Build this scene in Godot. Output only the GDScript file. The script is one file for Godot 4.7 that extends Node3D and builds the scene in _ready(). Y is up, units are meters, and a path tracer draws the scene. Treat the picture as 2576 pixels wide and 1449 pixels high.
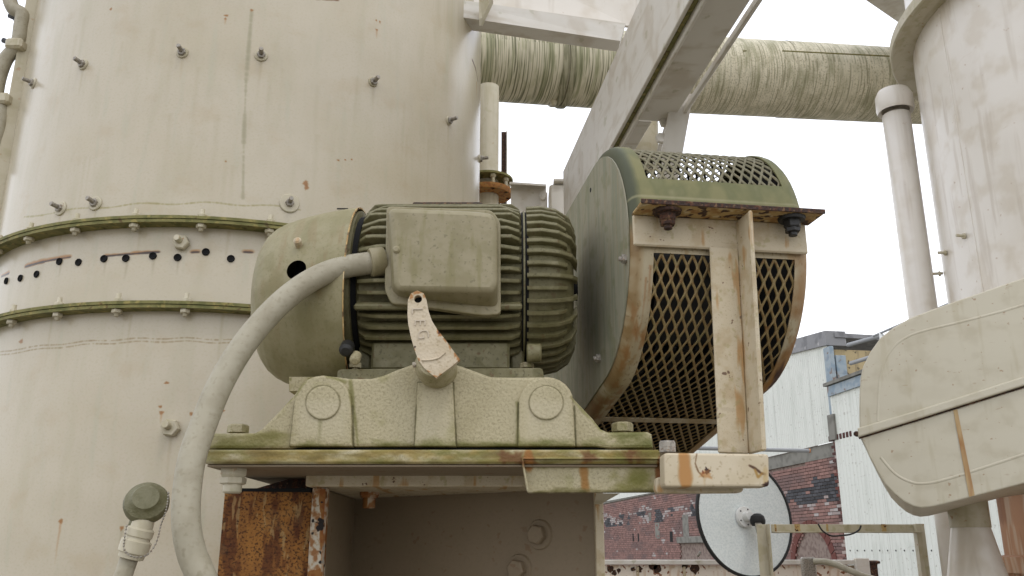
extends Node3D
# An outdoor fan drive: finned electric motor on a cast base, belt guard with expanded metal,
# a riveted steel silo behind it and an old mill beyond.

const LENS := 2230.0            # focal length for a picture 2576 wide
const TILT := 16.5              # the camera looks up by this much
const EYE := Vector3(0, 1.6, 0)
var sp := sin(deg_to_rad(TILT))
var cp := cos(deg_to_rad(TILT))
var rng := RandomNumberGenerator.new()
var M := {}
# linear multiplier on each sample colour, tuned for overall brightness
const TINT := {
	"silo": Color(0.80, 0.765, 0.665), "cream": Color(0.82, 0.79, 0.69), "beam_white": Color(1, 0.98, 0.94), "mossy_edge": Color(0.9, 0.86, 0.7),
	"motor_paint": Color(0.55, 0.535, 0.39), "cover_paint": Color(0.74, 0.715, 0.56), "motor_lid": Color(0.76, 0.72, 0.57), "hose_paint": Color(0.75, 0.72, 0.62), "rust_heavy": Color(0.72, 0.64, 0.5),
	"rust_edge": Color(0.72, 0.68, 0.6), "rusty_steel": Color(0.75, 0.72, 0.7), "rust_cream": Color(0.86, 0.82, 0.73), "guard_plate": Color(0.74, 0.725, 0.64),
	"mesh_paint": Color(0.72, 0.68, 0.55), "casting": Color(0.765, 0.75, 0.65), "casting_plain": Color(0.735, 0.71, 0.61), "guard_band": Color(0.7, 0.67, 0.575),
	"cap_paint": Color(0.55, 0.5, 0.36), "duct": Color(1, 0.98, 0.92), "duct_dirty": Color(0.92, 0.89, 0.81), "housing_paint": Color(0.92, 0.895, 0.835),
	"toe_paint": Color(0.8, 0.77, 0.7), "lever_paint": Color(0.8, 0.76, 0.7), "white_cladding": Color(1, 1, 0.97), "galvanised": Color(1, 1, 1), "panel_paint": Color(1, 0.97, 0.93),
	"mesh_green": Color(0.62, 0.6, 0.5), "tank_paint": Color(1, 0.985, 0.955), "pedestal_paint": Color(0.7, 0.66, 0.6),
}
var flat := -1

# ------------------------------------------------------------------ surveying
func ray(px: float, py: float) -> Vector3:
	var cx := (px - 1288.0) / LENS
	var cy := (724.5 - py) / LENS
	return Vector3(cx, sp + cy * cp, -cp + cy * sp)

func at(px: float, py: float, d: float) -> Vector3:          # the point seen there, d metres to the north
	var r := ray(px, py)
	return EYE + r * (d / -r.z)

func at_h(px: float, py: float, h: float) -> Vector3:        # the point seen there at height h above the eye
	var r := ray(px, py)
	return EYE + r * (h / r.y)

func on_plane(px: float, py: float, o: Vector3, n: Vector3) -> Vector3:
	var r := ray(px, py)
	return EYE + r * ((o - EYE).dot(n) / r.dot(n))

func on_tube(px: float, py: float, c: Vector3, radius: float) -> Vector3:   # upright cylinder
	var r := ray(px, py)
	var a := r.x * r.x + r.z * r.z
	var ox := EYE.x - c.x
	var oz := EYE.z - c.z
	var b := r.x * ox + r.z * oz
	var q := b * b - a * (ox * ox + oz * oz - radius * radius)
	var t := (-b - sqrt(maxf(q, 0.0))) / a
	return EYE + r * t

func plane_poly(pts: Array, d: float) -> PackedVector2Array:
	var o := PackedVector2Array()
	for i in range(0, pts.size(), 2):
		var p := at(pts[i], pts[i + 1], d)
		o.append(Vector2(p.x, p.y))
	return o

# ------------------------------------------------------------------ nodes
var used := {}
func numbered(n: String) -> String:
	if not used.has(n):
		used[n] = 0
		return n
	used[n] += 1
	return "%s_%03d" % [n, used[n]]

func tag(o: Node, label: String, category: String, group := "") -> void:
	o.set_meta("label", label)
	o.set_meta("category", category)
	if group != "":
		o.set_meta("group", group)

func thing(called: String, label: String, category: String, where := Vector3.ZERO, turn := Basis(), group := "") -> Node3D:
	var o := Node3D.new()
	o.name = numbered(called)
	add_child(o, true)
	o.transform = Transform3D(turn, where)
	tag(o, label, category, group)
	return o

func obj(called: String, st: SurfaceTool, m: Material, parent: Node = self, where := Transform3D()) -> MeshInstance3D:
	st.generate_normals()
	return put(called, st.commit(), m, parent, where)

func put(called: String, mesh: Mesh, m: Material, parent: Node = self, where := Transform3D()) -> MeshInstance3D:
	var o := MeshInstance3D.new()
	o.name = numbered(called) if parent == self else part_name(called, parent)
	o.mesh = mesh
	o.material_override = m
	parent.add_child(o, true)
	var g := Transform3D()
	var p := parent
	while p != self:
		g = (p as Node3D).transform * g
		p = p.get_parent()
	o.transform = g.affine_inverse() * where
	return o

func part_name(called: String, parent: Node) -> String:
	if not parent.has_node(called):
		return called
	var key := "n_" + called
	var k: int = parent.get_meta(key) if parent.has_meta(key) else 0
	k += 1
	parent.set_meta(key, k)
	return "%s_%03d" % [called, k]

# ------------------------------------------------------------------ shapes
func begin() -> SurfaceTool:
	var st := SurfaceTool.new()
	st.begin(Mesh.PRIMITIVE_TRIANGLES)
	return st

func tri(st: SurfaceTool, a: Vector3, b: Vector3, c: Vector3, out: Vector3, g := -1) -> void:
	st.set_smooth_group(g)
	if (b - a).cross(c - a).dot(out) > 0.0:
		var k := b
		b = c
		c = k
	st.add_vertex(a)
	st.add_vertex(b)
	st.add_vertex(c)

func quad(st: SurfaceTool, a: Vector3, b: Vector3, c: Vector3, d: Vector3, out: Vector3, g := -1) -> void:
	tri(st, a, b, c, out, g)
	tri(st, a, c, d, out, g)

func quad_uv(st: SurfaceTool, p: Array, uv: Array, out: Vector3, g := 0) -> void:
	for k in [[0, 1, 2], [0, 2, 3]]:
		var i: Array = k
		if (p[i[1]] - p[i[0]]).cross(p[i[2]] - p[i[0]]).dot(out) > 0.0:
			i = [k[0], k[2], k[1]]
		for j in i:
			st.set_smooth_group(g)
			st.set_uv(uv[j])
			st.add_vertex(p[j])

func box(st: SurfaceTool, c: Vector3, s: Vector3, bev := 0.0, b := Basis()) -> void:
	var h := s * 0.5
	bev = minf(bev, minf(h.x, minf(h.y, h.z)) * 0.9)
	var cor := {}
	for x in [-1, 1]:
		for y in [-1, 1]:
			for z in [-1, 1]:
				cor[Vector3i(x, y, z)] = [c + b * Vector3(x * h.x, y * (h.y - bev), z * (h.z - bev)), c + b * Vector3(x * (h.x - bev), y * h.y, z * (h.z - bev)), c + b * Vector3(x * (h.x - bev), y * (h.y - bev), z * h.z)]
	for ax in 3:
		var u := (ax + 1) % 3
		var v := (ax + 2) % 3
		for s1 in [-1, 1]:
			var q := []
			for k in [[-1, -1], [1, -1], [1, 1], [-1, 1]]:
				var key := Vector3i()
				key[ax] = s1
				key[u] = k[0]
				key[v] = k[1]
				q.append(cor[key][ax])
			var out := Vector3()
			out[ax] = s1
			quad(st, q[0], q[1], q[2], q[3], b * out)
			if bev > 0.0:
				for s2 in [-1, 1]:
					var k1 := Vector3i()
					var k2 := Vector3i()
					k1[ax] = s1
					k1[u] = s2
					k1[v] = -1
					k2[ax] = s1
					k2[u] = s2
					k2[v] = 1
					var o2 := Vector3()
					o2[ax] = s1
					o2[u] = s2
					quad(st, cor[k1][ax], cor[k2][ax], cor[k2][u], cor[k1][u], b * o2)
	if bev > 0.0:
		for key in cor:
			tri(st, cor[key][0], cor[key][1], cor[key][2], b * Vector3(key))

func bar(st: SurfaceTool, p: Vector3, q: Vector3, w: float, h: float, up := Vector3.UP, bev := 0.0) -> void:   # w across, h along up
	var z := (q - p).normalized()
	var x := up.cross(z).normalized()
	var y := z.cross(x)
	box(st, (p + q) * 0.5, Vector3(w, h, p.distance_to(q)), bev, Basis(x, y, z))

func slab(st: SurfaceTool, a: Vector3, b: Vector3, c: Vector3, d: Vector3, t: Vector3) -> void:   # four corners pushed along t
	quad(st, a, b, c, d, -t)
	quad(st, a + t, b + t, c + t, d + t, t)
	var m := (a + b + c + d) * 0.25
	for e in [[a, b], [b, c], [c, d], [d, a]]:
		quad(st, e[0], e[1], e[1] + t, e[0] + t, (e[0] + e[1]) * 0.5 - m)

func ccw(poly: PackedVector2Array) -> PackedVector2Array:
	var s := 0.0
	for i in poly.size():
		s += poly[i].cross(poly[(i + 1) % poly.size()])
	var o := poly.duplicate()
	if s < 0:
		o.reverse()
	return o

func inset(poly: PackedVector2Array, t: float) -> PackedVector2Array:   # poly counter-clockwise
	var o := PackedVector2Array()
	var n := poly.size()
	for i in n:
		var e1 := (poly[i] - poly[(i + n - 1) % n]).normalized()
		var e2 := (poly[(i + 1) % n] - poly[i]).normalized()
		var n1 := Vector2(-e1.y, e1.x)
		var n2 := Vector2(-e2.y, e2.x)
		var m := n1 + n2
		var l := maxf(m.length_squared(), 0.5)
		o.append(poly[i] + m * (2.0 * t / l))
	return o

func rounded(poly: PackedVector2Array, r: float, n := 4) -> PackedVector2Array:
	var o := PackedVector2Array()
	var k := poly.size()
	for i in k:
		var a := poly[(i + k - 1) % k]
		var p := poly[i]
		var b := poly[(i + 1) % k]
		var q := minf(r, minf(p.distance_to(a), p.distance_to(b)) * 0.45)
		var p0 := p + (a - p).normalized() * q
		var p1 := p + (b - p).normalized() * q
		for j in n + 1:
			var t := float(j) / n
			o.append(p0.lerp(p, t).lerp(p.lerp(p1, t), t))
	return o

func disc_poly(c: Vector2, r: float, n := 28) -> PackedVector2Array:
	var o := PackedVector2Array()
	for i in n:
		o.append(c + Vector2.from_angle(TAU * i / n) * r)
	return o

# rings of equal size stacked along z of xf; the first is the front
func stack(st: SurfaceTool, polys: Array, zs: Array, xf := Transform3D(), smooth := false, front := true, back := true) -> void:
	var n: int = polys[0].size()
	for k in polys.size() - 1:
		for i in n:
			var j := (i + 1) % n
			var a: Vector2 = polys[k][i]
			var b: Vector2 = polys[k][j]
			var c: Vector2 = polys[k + 1][j]
			var d: Vector2 = polys[k + 1][i]
			var e := b - a
			if e.length_squared() < 1e-12:
				e = c - d
			var out := Vector3(e.y, -e.x, 0).normalized() * absf(zs[k] - zs[k + 1]) + Vector3(0, 0, 1) * 0.7 * (d - a).dot(Vector2(e.y, -e.x).normalized())
			quad(st, xf * Vector3(a.x, a.y, zs[k]), xf * Vector3(b.x, b.y, zs[k]), xf * Vector3(c.x, c.y, zs[k + 1]), xf * Vector3(d.x, d.y, zs[k + 1]), xf.basis * out, 0 if smooth else -1)
	for cap in [[front, 0, 1.0], [back, polys.size() - 1, -1.0]]:
		if cap[0]:
			var poly: PackedVector2Array = polys[cap[1]]
			var ix := Geometry2D.triangulate_polygon(poly)
			var z: float = zs[cap[1]]
			for i in range(0, ix.size(), 3):
				var v := []
				for j in 3:
					v.append(xf * Vector3(poly[ix[i + j]].x, poly[ix[i + j]].y, z))
				tri(st, v[0], v[1], v[2], xf.basis * Vector3(0, 0, cap[2]))

func prism(st: SurfaceTool, poly: PackedVector2Array, z_front: float, z_back: float, bev := 0.0, xf := Transform3D()) -> void:
	poly = ccw(poly)
	if bev > 0.0:
		stack(st, [inset(poly, bev), inset(poly, bev * 0.3), poly, poly], [z_front, z_front - bev * 0.3, z_front - bev, z_back], xf)
	else:
		stack(st, [poly, poly], [z_front, z_back], xf)

func frame_y(dir: Vector3) -> Basis:      # a basis whose y is dir
	var y := dir.normalized()
	var x := y.cross(Vector3.FORWARD if absf(y.z) < 0.9 else Vector3.RIGHT).normalized()
	return Basis(x, y, x.cross(y))

# profile of (radius, along y); creases over 35 degrees stay sharp
func lathe(st: SurfaceTool, prof: Array, xf := Transform3D(), segs := 32, a0 := 0.0, a1 := TAU) -> void:
	var g := 0
	for k in prof.size() - 1:
		var p: Vector2 = prof[k]
		var q: Vector2 = prof[k + 1]
		if k > 0:
			var e: Vector2 = p - prof[k - 1]
			if absf(e.angle_to(q - p)) > 0.6:
				g += 1
		var n2 := Vector2((q - p).y, -(q - p).x)
		for i in segs:
			var t0 := a0 + (a1 - a0) * i / segs
			var t1 := a0 + (a1 - a0) * (i + 1) / segs
			var c0 := Vector3(cos(t0), 0, sin(t0))
			var c1 := Vector3(cos(t1), 0, sin(t1))
			var out: Vector3 = (c0 + c1) * 0.5 * n2.x + Vector3(0, n2.y, 0)
			quad(st, xf * (c0 * p.x + Vector3(0, p.y, 0)), xf * (c1 * p.x + Vector3(0, p.y, 0)), xf * (c1 * q.x + Vector3(0, q.y, 0)), xf * (c0 * q.x + Vector3(0, q.y, 0)), xf.basis * out, g)

func rod(st: SurfaceTool, p: Vector3, q: Vector3, r: float, segs := 12, bev := 0.0) -> void:
	var l := p.distance_to(q)
	lathe(st, [Vector2(0, 0), Vector2(r - bev, 0), Vector2(r, bev), Vector2(r, l - bev), Vector2(r - bev, l), Vector2(0, l)], Transform3D(frame_y(q - p), p), segs)

func hex(st: SurfaceTool, p: Vector3, dir: Vector3, r: float, h: float, turn := 0.0) -> void:
	var xf := Transform3D(frame_y(dir) * Basis(Vector3.UP, turn), p)
	var out := []
	for k in [[r, 0.0], [r, h * 0.82], [r * 0.86, h]]:
		for i in 6:
			out.append(xf * Vector3(cos(TAU * i / 6) * k[0], k[1], sin(TAU * i / 6) * k[0]))
	for i in 6:
		var j := (i + 1) % 6
		for k in 2:
			quad(st, out[k * 6 + i], out[k * 6 + j], out[k * 6 + 6 + j], out[k * 6 + 6 + i], (out[i] + out[j]) * 0.5 - xf.origin + xf.basis.y * (0.4 * r * k))
		tri(st, xf * Vector3(0, h, 0), out[12 + i], out[12 + j], xf.basis.y)
		tri(st, xf.origin, out[i], out[j], -xf.basis.y)

func smooth_path(pts: Array, per := 8) -> Array:
	var o := []
	var n := pts.size()
	for i in n - 1:
		var a: Vector3 = pts[maxi(i - 1, 0)]
		var b: Vector3 = pts[i]
		var c: Vector3 = pts[i + 1]
		var d: Vector3 = pts[mini(i + 2, n - 1)]
		for k in per:
			o.append(b.cubic_interpolate(c, a, d, float(k) / per))
	o.append(pts[n - 1])
	return o

func tube(st: SurfaceTool, pts: Array, r: float, sides := 12, caps := true, r_end := -1.0, rib := 0.0) -> void:
	var n := pts.size()
	var fr := []
	var x := Vector3.ZERO
	for i in n:
		var t: Vector3 = (pts[mini(i + 1, n - 1)] - pts[maxi(i - 1, 0)]).normalized()
		if i == 0:
			x = frame_y(t).x
		x = (x - t * x.dot(t)).normalized()
		fr.append([x, t.cross(x)])
	for i in n - 1:
		var ra := r if r_end < 0 else lerpf(r, r_end, float(i) / (n - 1))
		var rb := r if r_end < 0 else lerpf(r, r_end, float(i + 1) / (n - 1))
		if rib > 0.0:
			ra += rib * (i % 2)
			rb += rib * ((i + 1) % 2)
		for s in sides:
			var t0 := TAU * s / sides
			var t1 := TAU * (s + 1) / sides
			var d0: Vector3 = fr[i][0] * cos(t0) + fr[i][1] * sin(t0)
			var d1: Vector3 = fr[i][0] * cos(t1) + fr[i][1] * sin(t1)
			var e0: Vector3 = fr[i + 1][0] * cos(t0) + fr[i + 1][1] * sin(t0)
			var e1: Vector3 = fr[i + 1][0] * cos(t1) + fr[i + 1][1] * sin(t1)
			quad(st, pts[i] + d0 * ra, pts[i] + d1 * ra, pts[i + 1] + e1 * rb, pts[i + 1] + e0 * rb, d0 + d1, 0)
			if caps and (i == 0 or i == n - 2):
				if i == 0:
					tri(st, pts[0], pts[0] + d0 * ra, pts[0] + d1 * ra, pts[0] - pts[1])
				if i == n - 2:
					tri(st, pts[n - 1], pts[n - 1] + e0 * rb, pts[n - 1] + e1 * rb, pts[n - 1] - pts[n - 2])

# planar coordinates over the front of the machine, for the painted castings
func front_uv(st: SurfaceTool) -> SurfaceTool:
	st.generate_normals()
	var arr := st.commit_to_arrays()
	var uv := PackedVector2Array()
	for v in arr[Mesh.ARRAY_VERTEX]:
		uv.append(front_at(v))
	arr[Mesh.ARRAY_TEX_UV] = uv
	var o := SurfaceTool.new()
	o.create_from_arrays(arr)
	return o

func front_at(v: Vector3) -> Vector2:
	return Vector2((v.x + 0.75) / 1.4, (2.25 - v.y) / 1.4)

func obj_front(called: String, st: SurfaceTool, m: Material, parent: Node) -> MeshInstance3D:
	return put(called, front_uv(st).commit(), m, parent)

# ------------------------------------------------------------------ paint
func noise_bytes(w: int, h: int, sd: int, freq: float, oct: int, sx := 1.0, sy := 1.0) -> PackedByteArray:
	var n := FastNoiseLite.new()
	n.noise_type = FastNoiseLite.TYPE_SIMPLEX_SMOOTH
	n.seed = sd
	n.frequency = freq
	n.fractal_octaves = oct
	var im := n.get_seamless_image(maxi(int(w / sx), 8), maxi(int(h / sy), 8))
	if sx != 1.0 or sy != 1.0:
		im.resize(w, h, Image.INTERPOLATE_CUBIC)
	return im.get_data()

# layers: [seed, frequency, octaves, low, high, colour, strength, stretch x, stretch y]
func painted(w: int, h: int, base: Color, layers: Array) -> Image:
	var n := w * h
	var out := PackedByteArray()
	out.resize(n * 3)
	var b := [base.r8, base.g8, base.b8]
	for i in n:
		out[i * 3] = b[0]
		out[i * 3 + 1] = b[1]
		out[i * 3 + 2] = b[2]
	for L in layers:
		var src := noise_bytes(w, h, L[0], L[1], L[2], L[7] if L.size() > 7 else 1.0, L[8] if L.size() > 8 else 1.0)
		var lut := PackedInt32Array()
		for v in 256:
			var t := clampf((v / 255.0 - L[3]) / (L[4] - L[3]), 0.0, 1.0)
			lut.append(int(256.0 * L[6] * t * t * (3.0 - 2.0 * t)))
		var c: Color = L[5]
		var r := c.r8
		var g := c.g8
		var bl := c.b8
		for i in n:
			var a := lut[src[i]]
			if a > 0:
				var j := i * 3
				out[j] += ((r - out[j]) * a) >> 8
				out[j + 1] += ((g - out[j + 1]) * a) >> 8
				out[j + 2] += ((bl - out[j + 2]) * a) >> 8
	return Image.create_from_data(w, h, false, Image.FORMAT_RGB8, out)

func dab(im: Image, c: Vector2, rx: float, ry: float, col: Color, a: float, ragged := 0.5, hard := 1.0) -> void:   # in pixels
	var ph := rng.randf() * TAU
	var p2 := rng.randf() * TAU
	for y in range(maxi(int(c.y - ry * 1.6), 0), mini(int(c.y + ry * 1.6) + 2, im.get_height())):
		for x in range(maxi(int(c.x - rx * 1.6), 0), mini(int(c.x + rx * 1.6) + 2, im.get_width())):
			var v := Vector2((x - c.x) / rx, (y - c.y) / ry)
			var th := v.angle()
			var rr := v.length() * (1.0 + ragged * (0.22 * sin(3 * th + ph) + 0.16 * sin(7 * th + p2) + 0.1 * (rng.randf() - 0.5)))
			var k := clampf((1.0 - rr) * 2.0 * hard + 0.25, 0.0, 1.0) * a
			if k > 0.0:
				im.set_pixel(x, y, im.get_pixel(x, y).lerp(col, k))

func drip(im: Image, c: Vector2, w: float, l: float, col: Color, a: float) -> void:
	var x0 := c.x
	for y in int(l):
		var t := y / l
		if c.y + y < 0 or c.y + y >= im.get_height():
			continue
		x0 += (rng.randf() - 0.5) * 0.25
		var hw := w * (0.55 + 0.45 * (1.0 - t)) * 0.5
		for x in range(maxi(int(x0 - hw - 1), 0), mini(int(x0 + hw) + 2, im.get_width())):
			var k := clampf(1.0 - absf(x - x0) / (hw + 0.6), 0.0, 1.0) * a * (1.0 - t) ** 0.8 * (0.75 + 0.25 * rng.randf())
			im.set_pixel(x, int(c.y) + y, im.get_pixel(x, int(c.y) + y).lerp(col, k))

func stroke(im: Image, pts: Array, w: float, col: Color, a: float, gaps := 0.0) -> void:
	for i in pts.size() - 1:
		var p: Vector2 = pts[i]
		var q: Vector2 = pts[i + 1]
		var n := maxi(int(p.distance_to(q) * 1.5), 1)
		var ww := w
		for k in n:
			ww = clampf(ww + (rng.randf() - 0.5) * w * 0.3, w * 0.4, w * 1.5)
			if rng.randf() < gaps:
				continue
			var c := p.lerp(q, float(k) / n)
			for y in range(int(c.y - ww), int(c.y + ww) + 2):
				for x in range(int(c.x - ww), int(c.x + ww) + 2):
					if x < 0 or y < 0 or x >= im.get_width() or y >= im.get_height():
						continue
					var f := clampf(1.0 - Vector2(x, y).distance_to(c) / (ww * 0.5 + 0.7), 0.0, 1.0) * a
					if f > 0:
						im.set_pixel(x, y, im.get_pixel(x, y).lerp(col, f * 0.6))

func mat(called: String, im: Image, rough: float, tile := 1.0, bump: Texture2D = null, depth := 0.0, metal := 0.0, bump_tile := 0.0) -> StandardMaterial3D:
	var m := StandardMaterial3D.new()
	m.resource_name = called
	m.roughness = rough
	m.metallic = metal
	var k: Color = TINT.get(called, Color(0.9, 0.88, 0.84))
	m.albedo_color = k.linear_to_srgb()
	if im:
		m.albedo_texture = ImageTexture.create_from_image(im)
	if tile > 0.0:
		m.uv1_triplanar = true
		m.uv1_world_triplanar = true
		m.uv1_scale = Vector3.ONE / tile
	else:
		m.texture_repeat = false
	if bump:
		m.heightmap_enabled = true
		m.heightmap_texture = bump
		m.heightmap_scale = depth
	M[called] = m
	return m

func plain(called: String, c: Color, rough: float, metal := 0.0) -> StandardMaterial3D:
	var m := StandardMaterial3D.new()
	m.resource_name = called
	m.albedo_color = c
	m.roughness = rough
	m.metallic = metal
	M[called] = m
	return m

func grain(sd: int, freq: float, oct: int, size := 256) -> ImageTexture:
	return ImageTexture.create_from_image(Image.create_from_data(size, size, false, Image.FORMAT_L8, noise_bytes(size, size, sd, freq, oct)))

# ================================================================== the scene
func _ready() -> void:
	rng.seed = 20240
	var cam := Camera3D.new()
	cam.name = "camera"
	cam.fov = rad_to_deg(2.0 * atan(724.5 / LENS))
	cam.near = 0.05
	cam.far = 400.0
	cam.position = EYE
	cam.rotation.x = deg_to_rad(TILT)
	add_child(cam)
	var sky := ProceduralSkyMaterial.new()
	sky.sky_top_color = Color(0.93, 0.95, 1.0)
	sky.sky_horizon_color = Color(1.0, 1.0, 1.0)
	sky.sky_curve = 0.3
	sky.sky_energy_multiplier = 1.25
	sky.ground_bottom_color = Color(0.35, 0.34, 0.32)
	sky.ground_horizon_color = Color(0.5, 0.49, 0.47)
	sky.sun_angle_max = 1.0
	var env := Environment.new()
	env.background_mode = Environment.BG_SKY
	env.sky = Sky.new()
	env.sky.sky_material = sky
	env.tonemap_mode = Environment.TONE_MAPPER_LINEAR
	env.tonemap_exposure = 1.0
	env.sdfgi_enabled = true
	env.ssao_enabled = true
	env.ssil_enabled = true
	var we := WorldEnvironment.new()
	we.name = "environment"
	we.environment = env
	add_child(we)
	var sun := DirectionalLight3D.new()
	sun.name = "sun"
	sun.light_energy = 0.18
	sun.light_angular_distance = 12.0
	sun.light_color = Color(1.0, 0.97, 0.92)
	sun.shadow_enabled = true
	sun.rotation = Vector3(deg_to_rad(-58), deg_to_rad(28), 0)
	add_child(sun)

	materials()
	front_paint()
	extra_paint()
	guard_paint()
	duct_paint()

	var st := begin()
	quad(st, Vector3(-300, 0, 300), Vector3(300, 0, 300), Vector3(300, 0, -300), Vector3(-300, 0, -300), Vector3.UP)
	var gnd := obj("ground", st, M["concrete"])
	gnd.set_meta("kind", "structure")

	silo()
	mill()
	tank()
	steelwork()
	duct()
	yard_small()
	pedestal()
	cast_base()
	motor()
	belt_guard()
	guard_stand()
	hose()
	capped_pipe()

# ------------------------------------------------------------------ silo
const SILO := Vector3(-1.227, 0, -4.016)
const SILO_R := 1.067

func silo_shell(y0: float, y1: float, r: float) -> Mesh:
	var st := begin()
	var n := 96
	for i in n:
		var a0 := deg_to_rad(17.0) - PI + TAU * i / n
		var a1 := deg_to_rad(17.0) - PI + TAU * (i + 1) / n
		var p := []
		var uv := []
		for k in [[a0, y0], [a1, y0], [a1, y1], [a0, y1]]:
			var v := SILO + Vector3(sin(k[0]) * r, k[1], cos(k[0]) * r)
			p.append(v)
			uv.append(Vector2(0.5 + (k[0] - deg_to_rad(17.0)) / PI, (3.9 - k[1]) / 2.6))
		quad_uv(st, p, uv, Vector3(sin(a0), 0, cos(a0)), 0)
	st.generate_normals()
	return st.commit()

func ring_at(y: float, t: float, r: float, lip: float) -> SurfaceTool:
	var st := begin()
	lathe(st, [Vector2(r - 0.01, 0), Vector2(r + lip, 0), Vector2(r + lip, t), Vector2(r - 0.01, t)], Transform3D(Basis(), SILO + Vector3(0, y, 0)), 120)
	return st

func stud(st: SurfaceTool, p: Vector3, n: Vector3, l: float, r: float, droop := 0.0) -> void:
	var d := (n + Vector3(0, droop, 0)).normalized()
	rod(st, p - n * 0.01, p + d * l, r, 8, 0.001)
	hex(st, p + n * 0.003, n, r * 1.9, r * 1.5, rng.randf())

func silo() -> void:
	silo_paint(SILO, SILO_R)
	var t := thing("steel_silo", "large cream steel silo with bolted flanges and threaded studs behind the motor", "silo", SILO)
	var f1 := at(430, 548, 2.9).y
	var f2 := at(430, 763, 2.9).y
	put("upper_shell", silo_shell(f1 + 0.012, 5.2, SILO_R), M["silo"], t)
	put("middle_band", silo_shell(f2 + 0.012, f1 + 0.012, SILO_R - 0.004), M["silo"], t)
	put("lower_shell", silo_shell(0.0, f2 + 0.012, SILO_R), M["silo"], t)
	var top := begin()
	lathe(top, [Vector2(SILO_R + 0.03, 5.2), Vector2(SILO_R + 0.03, 5.24), Vector2(0.3, 5.6), Vector2(0, 5.6)], Transform3D(Basis(), SILO), 64)
	obj("roof", top, M["cream"], t)
	for y in [f1, f2]:
		obj("flange", ring_at(y - 0.002, 0.011, SILO_R, 0.055), M["mossy_edge"], t)
		obj("flange", ring_at(y - 0.015, 0.011, SILO_R, 0.052), M["mossy_edge"], t)
	# flange bolts, head above and nut below
	for row in [[f1, [-42, -42 + 12]], [f2, [0]]]:
		var y: float = row[0]
		for i in range(-8, 9):
			var a := deg_to_rad(12.2 * i + (-3.0 if y == f1 else -4.2)) + deg_to_rad(17.0 - 7.0)
			var n := Vector3(sin(a), 0, cos(a))
			var p := SILO + n * (SILO_R + 0.03)
			var st := begin()
			rod(st, p + Vector3(0, y - 0.04, 0), p + Vector3(0, y + 0.042, 0), 0.0085, 8)
			hex(st, p + Vector3(0, y + 0.009, 0), Vector3.UP, 0.016, 0.015, rng.randf())
			hex(st, p + Vector3(0, y - 0.016, 0), Vector3.DOWN, 0.018, 0.013, rng.randf())
			obj("flange_bolt", st, M["cream"], t)
	# threaded studs that pin the shell
	for e in [[85, 210, 1.0], [210, 163, 1.0], [459, 133, 1.0], [657, 140, 1.1], [938, 207, 0.9], [1128, 304, 0.9], [1204, 402, 0.9], [728, 512, 1.6], [153, 525, 1.2], [240, 512, 1.2]]:
		var p := on_tube(e[0], e[1], SILO, SILO_R)
		if e[0] > 1200:
			var a := deg_to_rad(88.5)
			p = SILO + Vector3(sin(a) * SILO_R, at(1204, 402, 4.0).y, cos(a) * SILO_R)
		var n := (Vector3(p.x, 0, p.z) - SILO).normalized()
		var st := begin()
		stud(st, p, n, 0.045, 0.0085, 0.12)
		var o := obj("stud", st, M["dull_studs"], t)
		var ws := begin()
		lathe(ws, [Vector2(0, 0.006), Vector2(0.021 * e[2], 0.006), Vector2(0.023 * e[2], 0.003), Vector2(0.023 * e[2], 0)], Transform3D(frame_y(n), p), 18)
		obj("washer", ws, M["cream"], o)
	for e in [[458, 612, 0.028, 0.022], [432, 1078, 0.03, 0.03]]:
		var p := on_tube(e[0], e[1], SILO, SILO_R)
		var n := (Vector3(p.x, 0, p.z) - SILO).normalized()
		var st := begin()
		hex(st, p, n, e[2], e[3], 0.4)
		rod(st, p, p + (n + Vector3(-0.15, 0.12, 0)).normalized() * (e[3] + 0.026), e[2] * 0.42, 12, 0.002)
		obj("shell_bolt", st, M["cream"], t)
	# plugged weep holes along the torn seam
	for e in [[17, 707], [52, 700], [93, 690], [150, 658], [198, 660], [262, 651], [317, 650], [385, 644], [447, 648], [518, 634], [581, 651]]:
		var p := on_tube(e[0], e[1], SILO, SILO_R - 0.004)
		var n := (Vector3(p.x, 0, p.z) - SILO).normalized()
		var st := begin()
		lathe(st, [Vector2(0, 0.001), Vector2(0.008, 0.002), Vector2(0.0115, 0.006), Vector2(0.0135, 0.004), Vector2(0.0135, -0.004)], Transform3D(frame_y(n), p), 14)
		obj("weep_hole", st, M["void"], t)
	# standing seam on the far left
	var a_seam := deg_to_rad(-57.0)
	for k in [[0.0, 0.05, "cream", -0.012], [0.0, 0.045, "rusty_steel", 0.0], [0.0, 0.05, "cream", 0.014]]:
		var n := Vector3(sin(a_seam), 0, cos(a_seam))
		var s := Vector3(cos(a_seam), 0, -sin(a_seam))
		var st := begin()
		var p: Vector3 = SILO + n * (SILO_R + 0.018) + s * float(k[3])
		var b := Basis(s, Vector3.UP, n)
		box(st, p + Vector3(0, (f1 + 5.2) * 0.5, 0), Vector3(0.01, 5.18 - f1 - 0.03, k[1]), 0.002, b)
		obj("standing_seam", st, M[k[2]], t)
	# a grey cable clipped to the standing seam, at the edge of the picture
	var q := SILO + Vector3(sin(a_seam), 0, cos(a_seam)) * (SILO_R + 0.05)
	var c := thing("looped_cable", "thick grey cable looping off the far left edge of the silo", "cable", Vector3(q.x, at(20, 140, 4.2).y, q.z))
	var cs := begin()
	var dd := -q.z
	tube(cs, smooth_path([at(36, -60, dd), at(24, -10, dd), at(34, 22, dd), at(56, 36, dd), at(52, 70, dd), at(48, 100, dd), at(38, 122, dd), at(14, 150, dd), at(-4, 200, dd), at(-10, 250, dd), at(4, 270, dd), at(-2, 330, dd), at(-30, 420, dd)], 6), 0.03, 12)
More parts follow.
